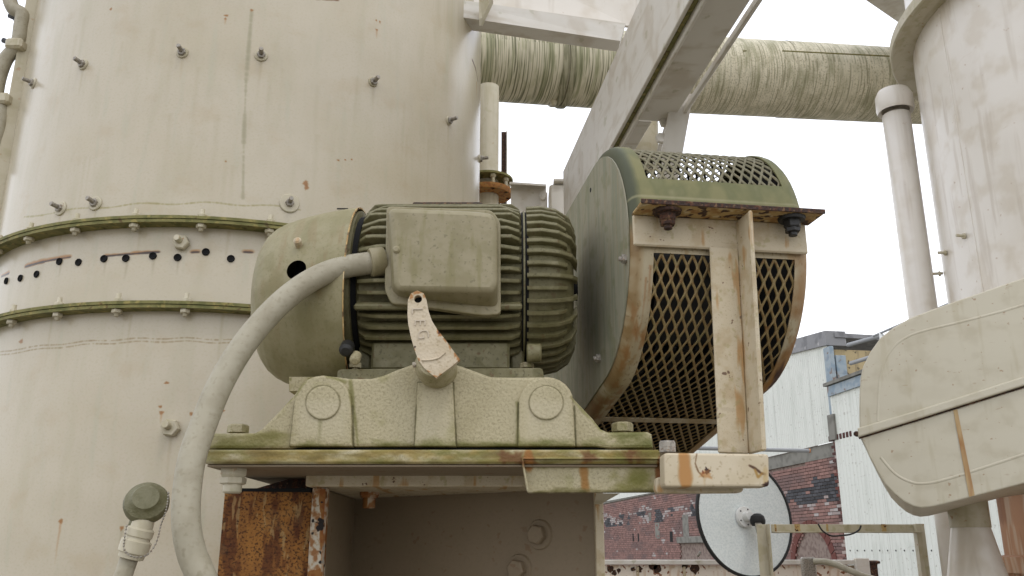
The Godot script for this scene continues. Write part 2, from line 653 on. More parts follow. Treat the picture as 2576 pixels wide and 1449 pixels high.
	obj("cable_sheath", cs, M["hose_paint"], c)
	for e in [[44, 118], [10, 255]]:
		var ks := begin()
		var kp := at(e[0], e[1], dd)
		box(ks, kp, Vector3(0.075, 0.05, 0.08), 0.01)
		obj("clip", ks, M["cream"], c)
	for e in [[36, 44], [20, 106]]:
		var ss := begin()
		var p := at(e[0] + 14, e[1] + 6, dd + 0.02)
		var p2 := at(e[0] - 12, e[1] - 5, dd + 0.02)
		rod(ss, p, p2, 0.012, 8)
		hex(ss, p, p2 - p, 0.022, 0.02)
		obj("clip_bolt", ss, M["dark_steel"], c)

# ------------------------------------------------------------------ pedestal under the base
func pedestal() -> void:
	var foot := at(1000, 1400, 2.2)
	var t := thing("steel_pedestal", "rusted steel pedestal and platform plate carrying the motor base", "pedestal", Vector3(foot.x, 0, foot.z))
	# platform plate
	var a := at(515, 1131, 1.86)
	var b := at(1662, 1166, 1.86)
	var st := begin()
	box(st, Vector3((a.x + b.x) * 0.5, (a.y + b.y) * 0.5, -2.13), Vector3(b.x - a.x, a.y - b.y, 0.54), 0.004)
	obj_front("platform_plate", st, M["casting"], t)
	st = begin()
	box(st, Vector3((a.x + b.x) * 0.5, b.y - 0.0035, -2.135), Vector3(b.x - a.x - 0.01, 0.005, 0.53), 0.001)
	obj("underside", st, M["pedestal_paint"], t)
	# the angle leg that hangs from its front edge on the right
	st = begin()
	var c := plane_poly([1310, 1150, 1668, 1150, 1672, 1238, 1326, 1240], 1.86)
	prism(st, rounded(ccw(c), 0.006, 3), -1.852, -1.878, 0.004)
	obj_front("hanging_leg", st, M["casting"], t)
	st = begin()
	slab(st, at(1500, 1241, 1.88), at(1560, 1241, 1.88), at(1512, 1268, 2.05), at(1495, 1268, 2.05), Vector3(0, 0, -0.01))
	obj("gusset", st, M["cream"], t)
	# top channel below the plate
	st = begin()
	var u := at(770, 1189, 2.1)
	var v := at(1420, 1224, 2.1)
	prism(st, rounded(ccw(PackedVector2Array([Vector2(u.x, u.y), Vector2(v.x + 0.1, u.y), Vector2(v.x + 0.1, v.y), Vector2(u.x, v.y)])), 0.006, 3), -2.1, -2.95, 0.003)
	obj("top_channel", st, M["rust_cream"], t)
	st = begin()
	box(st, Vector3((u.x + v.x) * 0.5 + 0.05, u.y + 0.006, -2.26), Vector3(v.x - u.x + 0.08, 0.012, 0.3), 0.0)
	obj("dark_channel_gap", st, M["void"], t)  # black block drawn for the dark gap over the channel
	# bolted back panel standing askew, nearer at its right edge
	var p1 := at(1497, 1230, 2.16)
	var p2 := at(866, 1230, 2.62)
	st = begin()
	var n := Vector3(p2.z - p1.z, 0, p1.x - p2.x).normalized()
	if n.z < 0:
		n = -n
	var ytop := u.y - 0.03
	slab(st, Vector3(p1.x, ytop, p1.z), Vector3(p2.x, ytop, p2.z), Vector3(p2.x, 0, p2.z), Vector3(p1.x, 0, p1.z), -n * 0.02)
	obj("bolted_panel", st, M["pedestal_paint"], t)
	st = begin()
	var e := at(1490, 1300, 2.14)
	box(st, Vector3(p1.x + 0.006, ytop * 0.5, p1.z + 0.01), Vector3(0.02, ytop, 0.03), 0.002)
	obj("panel_edge", st, M["rust_cream"], t)
	for q in [[1358, 1345], [1308, 1432]]:
		var p := on_plane(q[0], q[1], p1, n)
		st = begin()
		lathe(st, [Vector2(0, 0.006), Vector2(0.034, 0.006), Vector2(0.037, 0.0)], Transform3D(frame_y(n), p), 24)
		hex(st, p + n * 0.006, n, 0.024, 0.02, 0.3)
		obj("panel_bolt", st, M["pedestal_paint"], t)
	# the rusted column and its edge bar
	st = begin()
	var r1 := at(566, 1236, 2.12)
	var r2 := at(790, 1236, 2.16)
	slab(st, Vector3(r1.x, r1.y, r1.z), Vector3(r2.x, r1.y, r2.z), Vector3(r2.x, 0, r2.z), Vector3(r1.x, 0, r1.z), Vector3(0.01, 0, -0.016))
	obj("rusted_flange", st, M["rust_heavy"], t)
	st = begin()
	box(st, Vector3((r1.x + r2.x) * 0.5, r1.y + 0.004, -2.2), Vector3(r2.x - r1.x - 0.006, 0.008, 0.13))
	obj("dark_column_gap", st, M["void"], t)  # black block drawn for the dark gap above the rusted flange
	st = begin()
	var e1 := at(786, 1224, 2.12)
	var e2 := at(824, 1224, 2.12)
	box(st, Vector3((e1.x + e2.x) * 0.5, e1.y * 0.5 - 0.001, -2.135), Vector3(e2.x - e1.x, e1.y, 0.03), 0.004)
	obj("edge_bar", st, M["rust_edge"], t)
	st = begin()
	box(st, Vector3((e1.x + e2.x) * 0.5 - 0.003, e1.y * 0.5 - 0.002, -2.39), Vector3(0.012, e1.y - 0.004, 0.47), 0.001)
	obj("added_recess_wall", st, M["pedestal_paint"], t)  # plate added behind the edge bar to keep light out of the recess
	st = begin()
	var w1 := at(846, 1240, 2.64)
	box(st, Vector3(w1.x - 0.03, ytop * 0.5, -2.66), Vector3(0.16, ytop, 0.02))
	obj("side_web", st, M["pedestal_paint"], t)
	st = begin()
	slab(st, Vector3(r1.x + 0.004, r1.y - 0.02, r1.z - 0.02), Vector3(p2.x - 0.16, r1.y - 0.02, -2.66), Vector3(p2.x - 0.16, 0, -2.66), Vector3(r1.x + 0.004, 0, r1.z - 0.02), Vector3(0.012, 0, 0))
	obj("added_column_side", st, M["rust_heavy"], t)  # plate added to close the left side and darken the recess
	# stiffener rib between column and channel
	st = begin()
	slab(st, at(640, 1230, 2.2), at(760, 1195, 2.2), at(786, 1195, 2.2), at(786, 1234, 2.2), Vector3(0, 0, -0.02))
	obj("stiffener", st, M["rusty_steel"], t)
	# nuts under the plate
	var nb := at(590, 1166, 1.92)
	st = begin()
	hex(st, Vector3(nb.x, nb.y + 0.004, nb.z), Vector3.DOWN, 0.03, 0.034, 0.25)
	hex(st, Vector3(nb.x, nb.y - 0.03, nb.z), Vector3.DOWN, 0.028, 0.014, 0.6)
	rod(st, Vector3(nb.x, nb.y, nb.z), Vector3(nb.x, nb.y - 0.062, nb.z), 0.02, 12, 0.003)
	obj("nut", st, M["cream"], t)
	nb = at(930, 1228, 2.3)
	st = begin()
	hex(st, Vector3(nb.x, nb.y + 0.01, nb.z), Vector3.DOWN, 0.026, 0.034, 0.2)
	rod(st, Vector3(nb.x, nb.y, nb.z), Vector3(nb.x, nb.y - 0.05, nb.z), 0.016, 10, 0.003)
	obj("nut", st, M["rust_edge"], t)

# ------------------------------------------------------------------ cast sliding base with its lever
func hexbolt(p: Vector3, r: float, h: float) -> SurfaceTool:
	var st := begin()
	hex(st, p, Vector3.UP, r, h, rng.randf())
	rod(st, p - Vector3(0, 0.01, 0), p + Vector3(0, h * 1.02, 0), r * 0.45, 10, 0.001)
	return st

func cast_base() -> void:
	var d := 1.9
	var c := at(1080, 1128, 2.1)
	var t := thing("motor_base", "cream cast iron sliding base with two arched ears below the motor", "motor base", c)
	var st := begin()
	var poly := plane_poly([515, 1128, 514, 1096, 520, 1090, 640, 1089, 655, 1081, 700, 1036, 735, 998, 765, 960, 790, 949, 822, 945, 850, 948, 880, 952, 934, 952, 965, 944, 995, 931, 1046, 913, 1100, 905, 1161, 921, 1235, 948, 1304, 949, 1359, 948, 1390, 951, 1411, 963, 1435, 994, 1490, 1052, 1512, 1080, 1530, 1087, 1630, 1086, 1640, 1092, 1644, 1127, 1530, 1127, 1500, 1123, 760, 1123, 730, 1128], d)
	prism(st, poly, -d + 0.0, -d - 0.36, 0.006)
	obj_front("base_casting", st, M["casting"], t)
	for e in [[729, 815, 888, 742, 886], [1302, 1374, 1447, 1304, 1440]]:
		var px := [e[0], 1124, e[3], 1012]
		var cx: float = e[1]
		var rr: float = (e[4] - e[3]) * 0.5
		for i in range(1, 12):
			var a := PI - PI * i / 12.0
			px.append_array([cx + rr * cos(a), 1014 - rr * 0.94 * sin(a)])
		px.append_array([e[4], 1012, e[2], 1124])
		st = begin()
		prism(st, plane_poly(px, d), -d + 0.012, -d - 0.02, 0.005)
		obj_front("ear", st, M["casting"], t)
		var k := at(cx - 1, 1014, d - 0.01)
		st = begin()
		prism(st, disc_poly(Vector2(k.x, k.y), 0.0365, 36), -d + 0.0165, -d, 0.003)
		obj_front("boss", st, M["casting"], t)
	st = begin()
	prism(st, plane_poly([1050, 962, 1140, 962, 1148, 1124, 1042, 1124], d), -d + 0.011, -d - 0.02, 0.003)
	obj_front("centre_pad", st, M["casting"], t)
	# joint shadow line: a black strip standing for shade, set back below the casting
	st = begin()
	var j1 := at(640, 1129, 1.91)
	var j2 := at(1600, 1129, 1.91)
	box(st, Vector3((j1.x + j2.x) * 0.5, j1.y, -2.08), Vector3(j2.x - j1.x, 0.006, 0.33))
	obj("joint_shade_strip", st, M["void"], t)
	# bolts that hold it down, and stubs
	var h1 := at(598, 1089, 1.98)
	obj("hold_down_bolt", hexbolt(h1, 0.024, 0.018), M["casting_plain"], t)
	var h2 := at(1566, 1086, 1.98)
	obj("hold_down_bolt", hexbolt(h2, 0.024, 0.02), M["casting_plain"], t)
	st = begin()
	slab(st, at(727, 948, 1.96), at(800, 948, 1.96), at(800, 980, 1.96), at(727, 984, 1.96), Vector3(0, 0, -0.3))
	obj("slide_rail", st, M["casting_plain"], t)
	st = begin()
	prism(st, rounded(ccw(plane_poly([848, 928, 1366, 925, 1370, 962, 848, 962], 1.97)), 0.01, 3), -1.97, -2.4, 0.003)
	obj("slide_plate", st, M["motor_paint"], t)
	for px in [893, 1326]:
		var p := at(px, 926, 2.02)
		obj("foot_bolt", hexbolt(p, 0.016, 0.012), M["casting_plain"], t)
	# pivot hub and the embossed lever on it
	var hub := at(1098, 925, 1.88)
	st = begin()
	lathe(st, [Vector2(0, 0.075), Vector2(0.032, 0.075), Vector2(0.036, 0.07), Vector2(0.038, 0.05), Vector2(0.044, 0.03), Vector2(0.044, -0.06)], Transform3D(frame_y(Vector3.BACK), hub), 28)
	var hb := obj("pivot_hub", st, M["casting_plain"], t)
	st = begin()
	rod(st, hub + Vector3(-0.047, -0.002, 0.04), hub + Vector3(0.04, 0.006, 0.045), 0.006, 10, 0.001)
	obj("cotter_pin", st, M["rust_edge"], hb)
	var ld := 1.80
	st = begin()
	# lever: cast plate with a slight curl, built as strips between its two edges
	var left := [[1049, 731], [1034, 738], [1026, 755], [1025, 790], [1027, 815], [1034, 850], [1043, 880], [1052, 905], [1066, 925], [1082, 940], [1098, 952]]
	var right := [[1051, 731], [1066, 738], [1072, 752], [1077, 780], [1087, 808], [1101, 830], [1115, 848], [1130, 868], [1144, 888], [1157, 905], [1140, 921]]
	var L := []
	var Rr := []
	for i in 11:
		var curl := 0.0 if i < 6 else 0.004 * (i - 5)
		L.append(at(left[i][0], left[i][1], ld + curl * 0.4))
		Rr.append(at(right[i][0], right[i][1], ld + curl * 0.4))
	var hole := at(1051.5, 752, ld)
	var thick := Vector3(0, 0, -0.018)
	var outline := PackedVector2Array()
	for i in 11:
		outline.append(Vector2(L[i].x, L[i].y))
	for i in range(10, -1, -1):
		outline.append(Vector2(Rr[i].x, Rr[i].y))
	outline = ccw(outline)
	# a keyhole slit joins the pin hole to the outline
	var best := 0
	for i in outline.size():
		if outline[i].y > outline[best].y:
			best = i
	var hr := 0.0085
	var key := PackedVector2Array()
	for i in outline.size():
		key.append(outline[(best + i) % outline.size()])
	key.append(outline[best] + Vector2(0.00015, 0.0))
	for i in 21:
		key.append(Vector2(hole.x, hole.y) + Vector2.from_angle(PI / 2 + 0.012 - (TAU - 0.024) * (0.0 + i / 20.0)) * hr * Vector2(1, 1))
	prism(st, key, -ld, -ld - 0.017)
	var lev := obj_front("lever", st, M["lever_paint"], t)
	st = begin()
	lathe(st, [Vector2(0, 0.0), Vector2(hr * 1.25, 0.0)], Transform3D(frame_y(Vector3.BACK), Vector3(hole.x, hole.y, -ld - 0.0172)), 20)
	obj("pin_hole", st, M["void"], lev)
	# raised letters running down the lever, read from the side
	var tops := [[1050, 782, 0.02], [1057, 812, 0.0], [1066, 842, 0.16]]
	for i in 3:
		var tm := TextMesh.new()
		var sf := SystemFont.new()
		sf.font_names = PackedStringArray(["Droid Sans"])
		tm.font = sf
		tm.text = ["L", "E", "G"][i]
		tm.font_size = 24
		tm.pixel_size = 0.00135
		tm.depth = 0.003
		var p := at(tops[i][0], tops[i][1], ld)
		put("embossed_letter", tm, M["letter_paint"], lev, Transform3D(Basis(Vector3.BACK, deg_to_rad(-90) + tops[i][2]), Vector3(p.x, p.y, -ld + 0.001)))
	st = begin()
	tube(st, smooth_path([at(1061, 906, ld - 0.001), at(1085, 905, ld - 0.001), at(1105, 899, ld - 0.001), at(1120, 886, ld - 0.001)], 5), 0.002, 6)
	obj_front("cast_ridge", st, M["lever_paint"], lev)

# ------------------------------------------------------------------ motor
func motor() -> void:
	var ax_d := 2.15
	var ay := EYE.y + 0.63
	var X := func(px: float) -> float: return at(px, 745, 2.0).x
	var x0: float = X.call(897)
	var x1: float = X.call(1319)
	var t := thing("electric_motor", "olive grey finned electric motor with a domed fan cover on the cast base", "motor", Vector3((x0 + x1) * 0.5, EYE.y + 0.4, -ax_d))
	var along := Basis(Vector3(0, 1, 0), Vector3(1, 0, 0), Vector3(0, 0, -1))       # local y runs to the right
	var st := begin()
	lathe(st, [Vector2(0, 0.0), Vector2(0.176, 0.0), Vector2(0.187, 0.01), Vector2(0.187, x1 - x0 - 0.004), Vector2(0.2, x1 - x0 - 0.002), Vector2(0.2, x1 - x0 + 0.002), Vector2(0.14, x1 - x0 + 0.002)], Transform3D(along, Vector3(x0, ay, -ax_d)), 64)
	obj("frame", st, M["motor_paint"], t)
	# cooling fins round the frame, each one cast rib
	var fl := x1 - x0
	var shapes := []
	for k in 3:
		st = begin()
		var cut: float = [0.03, 0.045, 0.02][k]
		var p := PackedVector2Array([Vector2(0.004, 0.184), Vector2(0.008, 0.2), Vector2(cut + 0.004, 0.2165), Vector2(cut + 0.02, 0.2185), Vector2(fl - cut - 0.01, 0.2185), Vector2(fl - 0.012, 0.206), Vector2(fl - 0.004, 0.184)])
		prism(st, p, 0.0045, -0.0045, 0.0025)
		st.generate_normals()
		shapes.append(st.commit())
	for i in 41:
		var phi := deg_to_rad(-62.0 + 7.4 * i)          # from straight ahead, upwards
		var radial := Vector3(0, sin(phi), cos(phi))
		var b := Basis(Vector3(1, 0, 0), radial, Vector3(1, 0, 0).cross(radial))
		put("cooling_fin", shapes[i % 3], M["motor_paint"], t, Transform3D(b, Vector3(x0, ay, -ax_d)))
	# heavy lower rib with blunt ends
	st = begin()
	var rb := -26.0
	var rad := Vector3(0, sin(deg_to_rad(rb)), cos(deg_to_rad(rb)))
	bar(st, Vector3(x0 + 0.004, ay, -ax_d) + rad * 0.212, Vector3(x1 - 0.006, ay, -ax_d) + rad * 0.212, 0.03, 0.014, rad.cross(Vector3.RIGHT), 0.004)
	obj("lower_rib", st, M["motor_paint"], t)
	# end bell with its own ribs
	var bell := [Vector2(0.12, 0.0), Vector2(0.195, 0.0), Vector2(0.198, 0.02), Vector2(0.195, 0.055), Vector2(0.184, 0.084), Vector2(0.164, 0.103), Vector2(0.135, 0.112), Vector2(0.06, 0.115), Vector2(0.0, 0.115)]
	st = begin()
	var xb := x1 + 0.006
	lathe(st, bell, Transform3D(along, Vector3(xb, ay, -ax_d)), 64)
	var eb := obj("end_bell", st, M["motor_paint"], t)
	shapes = []
	for k in 2:
		st = begin()
		var p := PackedVector2Array([Vector2(0.0, 0.185), Vector2(0.0, 0.212), Vector2(0.035, 0.2145), Vector2(0.076, 0.206), Vector2(0.106, 0.186), Vector2(0.12, 0.155), Vector2(0.121, 0.11), Vector2(0.1, 0.15)])
		if k == 1:
			p = PackedVector2Array([Vector2(0.0, 0.185), Vector2(0.0, 0.211), Vector2(0.035, 0.213), Vector2(0.072, 0.206), Vector2(0.094, 0.19), Vector2(0.096, 0.165)])
		prism(st, p, 0.0048, -0.0048, 0.0025)
		st.generate_normals()
		shapes.append(st.commit())
	for i in 44:
		var phi := deg_to_rad(-120.0 + 8.1 * i)
		var radial := Vector3(0, sin(phi), cos(phi))
		put("bell_rib", shapes[i % 2], M["motor_paint"], eb, Transform3D(Basis(Vector3(1, 0, 0), radial, Vector3(1, 0, 0).cross(radial)), Vector3(xb, ay, -ax_d)))
	st = begin()
	lathe(st, [Vector2(0.1, -0.012), Vector2(0.197, -0.012), Vector2(0.197, 0.004)], Transform3D(along, Vector3(xb, ay, -ax_d)), 48)
	rod(st, Vector3(xb + 0.1, ay, -ax_d), Vector3(xb + 0.13, ay, -ax_d), 0.026, 16)
	obj("blackened_joint_shaft", st, M["void"], t)  # black ring darkens the bell joint; shaft end blackened to sink into shadow
	# ring behind the fan cover and its spokes
	st = begin()
	lathe(st, [Vector2(0.1, -0.05), Vector2(0.19, -0.05), Vector2(0.2, -0.04), Vector2(0.2, -0.012), Vector2(0.17, -0.01)], Transform3D(along, Vector3(x0, ay, -ax_d)), 64)
	obj("rear_bell", st, M["motor_paint"], t)
	st = begin()
	lathe(st, [Vector2(0.1, -0.012), Vector2(0.185, -0.012), Vector2(0.185, 0.002)], Transform3D(along, Vector3(x0, ay, -ax_d)), 48)
	obj("joint_gap", st, M["void"], t)
	# domed fan cover, open to the right, with a round hole near its front
	var cy := EYE.y + 0.596
	var xc: float = X.call(880)
	var prof := [Vector2(0.24, 0.0), Vector2(0.239, 0.02), Vector2(0.234, 0.05), Vector2(0.227, 0.085), Vector2(0.219, 0.12), Vector2(0.21, 0.15), Vector2(0.2, 0.178), Vector2(0.189, 0.199), Vector2(0.175, 0.216), Vector2(0.157, 0.229), Vector2(0.136, 0.237), Vector2(0.115, 0.241), Vector2(0.09, 0.2425), Vector2(0.0, 0.2425)]
	var left := Basis(Vector3(0, -1, 0), Vector3(-1, 0, 0), Vector3(0, 0, -1))
	var cov := fan_cover(prof, Transform3D(left, Vector3(xc, cy, -ax_d)), at(753, 691, 1.96), 0.0235)
	var fc := obj("fan_cover", cov, M["cover_paint"], t)
	st = begin()
	lathe(st, [Vector2(0.0, 0.0), Vector2(0.165, 0.0), Vector2(0.17, 0.01), Vector2(0.165, 0.02), Vector2(0.0, 0.02)], Transform3D(left, Vector3(xc - 0.11, cy, -ax_d)), 40)
	for i in 9:
		var a := TAU * i / 9
		box(st, Vector3(xc - 0.06, cy + sin(a) * 0.11, -ax_d + cos(a) * 0.11), Vector3(0.09, 0.006, 0.12), 0.0, Basis(Vector3.RIGHT, -a))
	obj("fan", st, M["void"], t)
	st = begin()
	lathe(st, [Vector2(0.2375, -0.002), Vector2(0.2412, -0.002), Vector2(0.2412, 0.001)], Transform3D(left, Vector3(xc, cy, -ax_d)), 64)
	obj("cover_rim", st, M["rust_tan"], fc)
	for e in [[871, 880, 0.016, "dark_steel"], [752, 611, 0.009, "rust_cream"], [893, 905, 0.012, "casting_plain"]]:
		var p := at(e[0], e[1], 1.935)
		if e[0] == 752:
			p = Vector3(at(752, 611, 1.945).x, at(752, 611, 1.945).y, -1.93)
		st = begin()
		var dir := (p - Vector3(p.x, cy, -ax_d)).normalized()
		lathe(st, [Vector2(0, e[2] * 0.6), Vector2(e[2] * 0.6, e[2] * 0.55), Vector2(e[2], e[2] * 0.2), Vector2(e[2], -0.02)], Transform3D(frame_y(dir), p), 14)
		obj("cover_screw", st, M[e[3]], fc)
	for e in [[868, 546, 0.006, 0.016], [855, 548, 0.009, 0.012]]:
		var p := at(e[0], e[1], 2.06)
		var dn := (p - Vector3(p.x, cy, -ax_d)).normalized()
		p = Vector3(p.x, cy, -ax_d) + dn * 0.238
		st = begin()
		box(st, p, Vector3(e[3], 0.003, e[2]), 0.0, Basis(Vector3.RIGHT, dn, Vector3.RIGHT.cross(dn)))
		obj("cover_slot", st, M["void"], fc)
	# feet
	st = begin()
	var f1 := at(935, 858, 2.02)
	var f2 := at(1282, 930, 2.02)
	box(st, Vector3((f1.x + f2.x) * 0.5, (f1.y + f2.y) * 0.5, -2.15), Vector3(f2.x - f1.x, f1.y - f2.y, 0.26), 0.006)
	obj("foot", st, M["motor_paint"], t)
	st = begin()
	for e in [[903, 932], [1284, 1318]]:
		var g1 := at(e[0], 868, 2.06)
		var g2 := at(e[1], 930, 2.06)
		box(st, Vector3((g1.x + g2.x) * 0.5, (g1.y + g2.y) * 0.5, -2.16), Vector3(g2.x - g1.x, g1.y - g2.y, 0.2), 0.005)
	obj("foot_lug", st, M["motor_paint"], t)
	st = begin()
	rod(st, at(1325, 888, 1.99), at(1362, 888, 1.99), 0.022, 14, 0.003)
	obj("drain_boss", st, M["motor_paint"], t)
	# dark plate standing for the recess on the frame crown, then the saddle
	st = begin()
	var q1 := at(1040, 513, 2.12)
	var q2 := at(1215, 530, 2.12)
	box(st, Vector3((q1.x + q2.x) * 0.5, ay + 0.212, -2.15), Vector3(q2.x - q1.x, 0.018, 0.1), 0.003)
	obj("recess_plate", st, M["rusty_steel"], t)
	st = begin()
	var s1 := at(925, 512, 2.1)
	var s2 := at(1010, 540, 2.1)
	prism(st, rounded(ccw(PackedVector2Array([Vector2(s1.x, ay + 0.14), Vector2(s1.x + 0.025, ay + 0.203), Vector2(x1 - 0.06, ay + 0.199), Vector2(x1 - 0.01, ay + 0.14)])), 0.012, 3), -2.065, -2.235, 0.012)
	obj("top_saddle", st, M["motor_paint"], t)
	# terminal box: flanged back, dished lid
	st = begin()
	var back := rounded(ccw(plane_poly([973, 520, 1238, 530, 1259, 560, 1260, 792, 1215, 795, 1028, 768, 984, 766, 968, 730], 1.93)), 0.012, 4)
	prism(st, back, -1.925, -1.945, 0.003)
	var tb := obj("terminal_box", st, M["motor_lid"], t)
	st = begin()
	slab(st, at(990, 540, 1.94), at(1245, 545, 1.94), at(1245, 770, 1.94), at(990, 745, 1.94), Vector3(0, 0, -0.12))
	obj("box_neck", st, M["motor_paint"], tb)
	st = begin()
	var fr := ccw(plane_poly([978, 522, 1190, 530, 1240, 536, 1252, 560, 1252, 715, 1240, 736, 1000, 732, 990, 715], 1.865))
	var bk := ccw(plane_poly([976, 524, 1190, 532, 1238, 538, 1251, 565, 1252, 765, 1240, 772, 1002, 746, 985, 728], 1.925))
	fr = rounded(fr, 0.018, 4)
	bk = rounded(bk, 0.018, 4)
	stack(st, [inset(fr, 0.012), inset(fr, 0.0035), fr, bk], [-1.863, -1.866, -1.874, -1.925], Transform3D(), true, true, false)
	var lid := obj("lid", st, M["motor_lid"], tb)
	st = begin()
	var sc := at(997, 627, 1.86)
	lathe(st, [Vector2(0, 0.005), Vector2(0.005, 0.005), Vector2(0.0085, 0.002), Vector2(0.0085, -0.004)], Transform3D(frame_y(Vector3.BACK), Vector3(sc.x, sc.y, -1.863)), 16)
	obj("lid_screw", st, M["motor_lid"], lid)

# lathe whose wall has a true round opening near `centre`; doubled wall so that the rim has thickness
func fan_cover(prof: Array, xf: Transform3D, centre: Vector3, r: float) -> SurfaceTool:
	var fine := []
	for k in prof.size() - 1:
		var steps: int = 6 if k < 8 else 2
		for j in steps:
			fine.append((prof[k] as Vector2).lerp(prof[k + 1], float(j) / steps))
	fine.append(prof[prof.size() - 1])
	var segs := 240
	var pts := []
	for k in fine.size():
		var row := []
		for i in segs:
			var a := TAU * i / segs
			row.append(xf * Vector3(cos(a) * fine[k].x, fine[k].y, sin(a) * fine[k].x))
		pts.append(row)
	# the hole is round in the plan seen along its own normal
	var axis_p := Vector3(centre.x, xf.origin.y, xf.origin.z)
	var n := (centre - axis_p).normalized()
	var ux := Vector3.RIGHT
	var uy := n.cross(ux)
	var flat_of := func(p: Vector3) -> Vector2:
		if (p - axis_p).dot(n) < 0.1:
			return Vector2(9, 9)
		return Vector2((p - centre).dot(ux), (p - centre).dot(uy))
	var st := begin()
	for k in fine.size() - 1:
		for i in segs:
			var j := (i + 1) % segs
			var cell := [pts[k][i], pts[k][j], pts[k + 1][j], pts[k + 1][i]]
			var mid: Vector2 = flat_of.call((cell[0] + cell[2]) * 0.5)
			var out: Vector3 = (cell[0] + cell[2]) * 0.5 - Vector3((cell[0] as Vector3).x + 0.05, xf.origin.y, xf.origin.z)
			var cuts := 6 if mid.length() < r + 0.01 else 1
			for a in cuts:
				for b in cuts:
					var q := []
					for e in [[a, b], [a + 1, b], [a + 1, b + 1], [a, b + 1]]:
						var s := float(e[0]) / cuts
						var u := float(e[1]) / cuts
						q.append((cell[0] as Vector3).lerp(cell[1], s).lerp((cell[3] as Vector3).lerp(cell[2], s), u))
					if cuts > 1:
						if (flat_of.call((q[0] + q[2]) * 0.5) as Vector2).length() < r:
							continue
						for v in 4:
							var f: Vector2 = flat_of.call(q[v])
							if absf(f.length() - r) < 0.0011:
								var g := f.normalized() * r - f
								q[v] += ux * g.x + uy * g.y
					quad(st, q[0], q[1], q[2], q[3], out, 0)
	return st

# ------------------------------------------------------------------ belt guard
const GUARD_AT := Vector3(0.2607, 2.267, -1.8)
const GR := 0.3088
const GW := 0.408
const S_END := 3.0543 * 0.3088 - 0.0

func gpt(x: float, s: float, ins := 0.0) -> Vector3:      # on the sheet: s from the top, over the nose, along the underside
	var arc := deg_to_rad(170.0) * GR
	if s < 0.0:
		return Vector3(x, GR - ins, -GR + s)
	if s <= arc:
		var a := PI / 2 - s / GR
		return Vector3(x, sin(a) * (GR - ins), -GR + cos(a) * (GR - ins))
	var e := deg_to_rad(-80.0)
	var q := s - arc
	return Vector3(x, sin(e) * (GR - ins) - q * cos(e), -GR + cos(e) * (GR - ins) + q * sin(e))

func gnorm(s: float) -> Vector3:
	return (gpt(0, s) - gpt(0, s, 0.01)).normalized()

func guard_uv(x: float, s: float) -> Vector2:
	return Vector2(clampf(x / GW, 0.005, 0.995), clampf((s + 0.9) / 2.7, 0.003, 0.997))

func sheet(st: SurfaceTool, xa: float, xb: float, sa: float, sb: float) -> void:
	var n := maxi(int((sb - sa) / 0.016), 1)
	for i in n:
		var s0 := lerpf(sa, sb, float(i) / n)
		var s1 := lerpf(sa, sb, float(i + 1) / n)
		for ins in [0.0, 0.003]:
			quad_uv(st, [gpt(xa, s0, ins), gpt(xb, s0, ins), gpt(xb, s1, ins), gpt(xa, s1, ins)], [guard_uv(xa, s0), guard_uv(xb, s0), guard_uv(xb, s1), guard_uv(xa, s1)], gnorm((s0 + s1) * 0.5) * (1 if ins == 0.0 else -1), 1 if ins == 0.0 else 2)
		for x in [xa, xb]:
			if x > 0.03 and x < GW - 0.03:
				quad_uv(st, [gpt(x, s0), gpt(x, s1), gpt(x, s1, 0.003), gpt(x, s0, 0.003)], [guard_uv(x, s0), guard_uv(x, s1), guard_uv(x, s1), guard_uv(x, s0)], Vector3(1 if x == xb else -1, 0, 0), 3)
	for s in [sa, sb]:
		quad_uv(st, [gpt(xa, s), gpt(xb, s), gpt(xb, s, 0.003), gpt(xa, s, 0.003)], [guard_uv(xa, s), guard_uv(xb, s), guard_uv(xb, s), guard_uv(xa, s)], (gpt(0, s) - gpt(0, lerpf(sa, sb, 0.5))), 4)

func expanded(xa: float, xb: float, sa: float, sb: float, shift: float) -> SurfaceTool:
	var st := begin()
	var swd := 0.0235
	var wob := FastNoiseLite.new()
	wob.seed = 5
	wob.frequency = 0.12
	var lwd := 0.056
	var ins := 0.0065
	var count := int((xb - xa) / swd * 2.0) + 4
	var step := lwd / 14.0
	for i in count:
		var xm := xa + (i - 1) * swd * 0.5
		var sgn := 1.0 if i % 2 == 0 else -1.0
		var prev := []
		var n := int((sb - sa) / step) + 1
		for k in n + 1:
			var s := sa + (sb - sa) * k / n
			var w := sin(TAU * (s + shift) / lwd)
			var tri_w := clampf(asin(w) * 2.0 / PI * 1.22, -1.0, 1.0)
			var slope := cos(TAU * (s + shift) / lwd) * sgn
			var x := xm + sgn * tri_w * swd * 0.235 + 0.0011 * wob.get_noise_2d(i * 9.0, s * 240.0)
			var nn := gnorm(s)
			var p := gpt(x, s, ins)
			var cr := []
			var tw := 0.5 * slope
			var u := (Vector3.RIGHT * cos(tw) + nn * sin(tw))
			var v := (nn * cos(tw) - Vector3.RIGHT * sin(tw))
			for c in [[-1, -1], [1, -1], [1, 1], [-1, 1]]:
				cr.append(p + u * c[0] * 0.0033 + v * c[1] * 0.0013)
			if k > 0 and x > xa - 0.002 and x < xb + 0.002:
				for c in 4:
					var d := (c + 1) % 4
					quad(st, prev[c], prev[d], cr[d], cr[c], (cr[c] + cr[d]) * 0.5 - p, 0)
			prev = cr
	return st

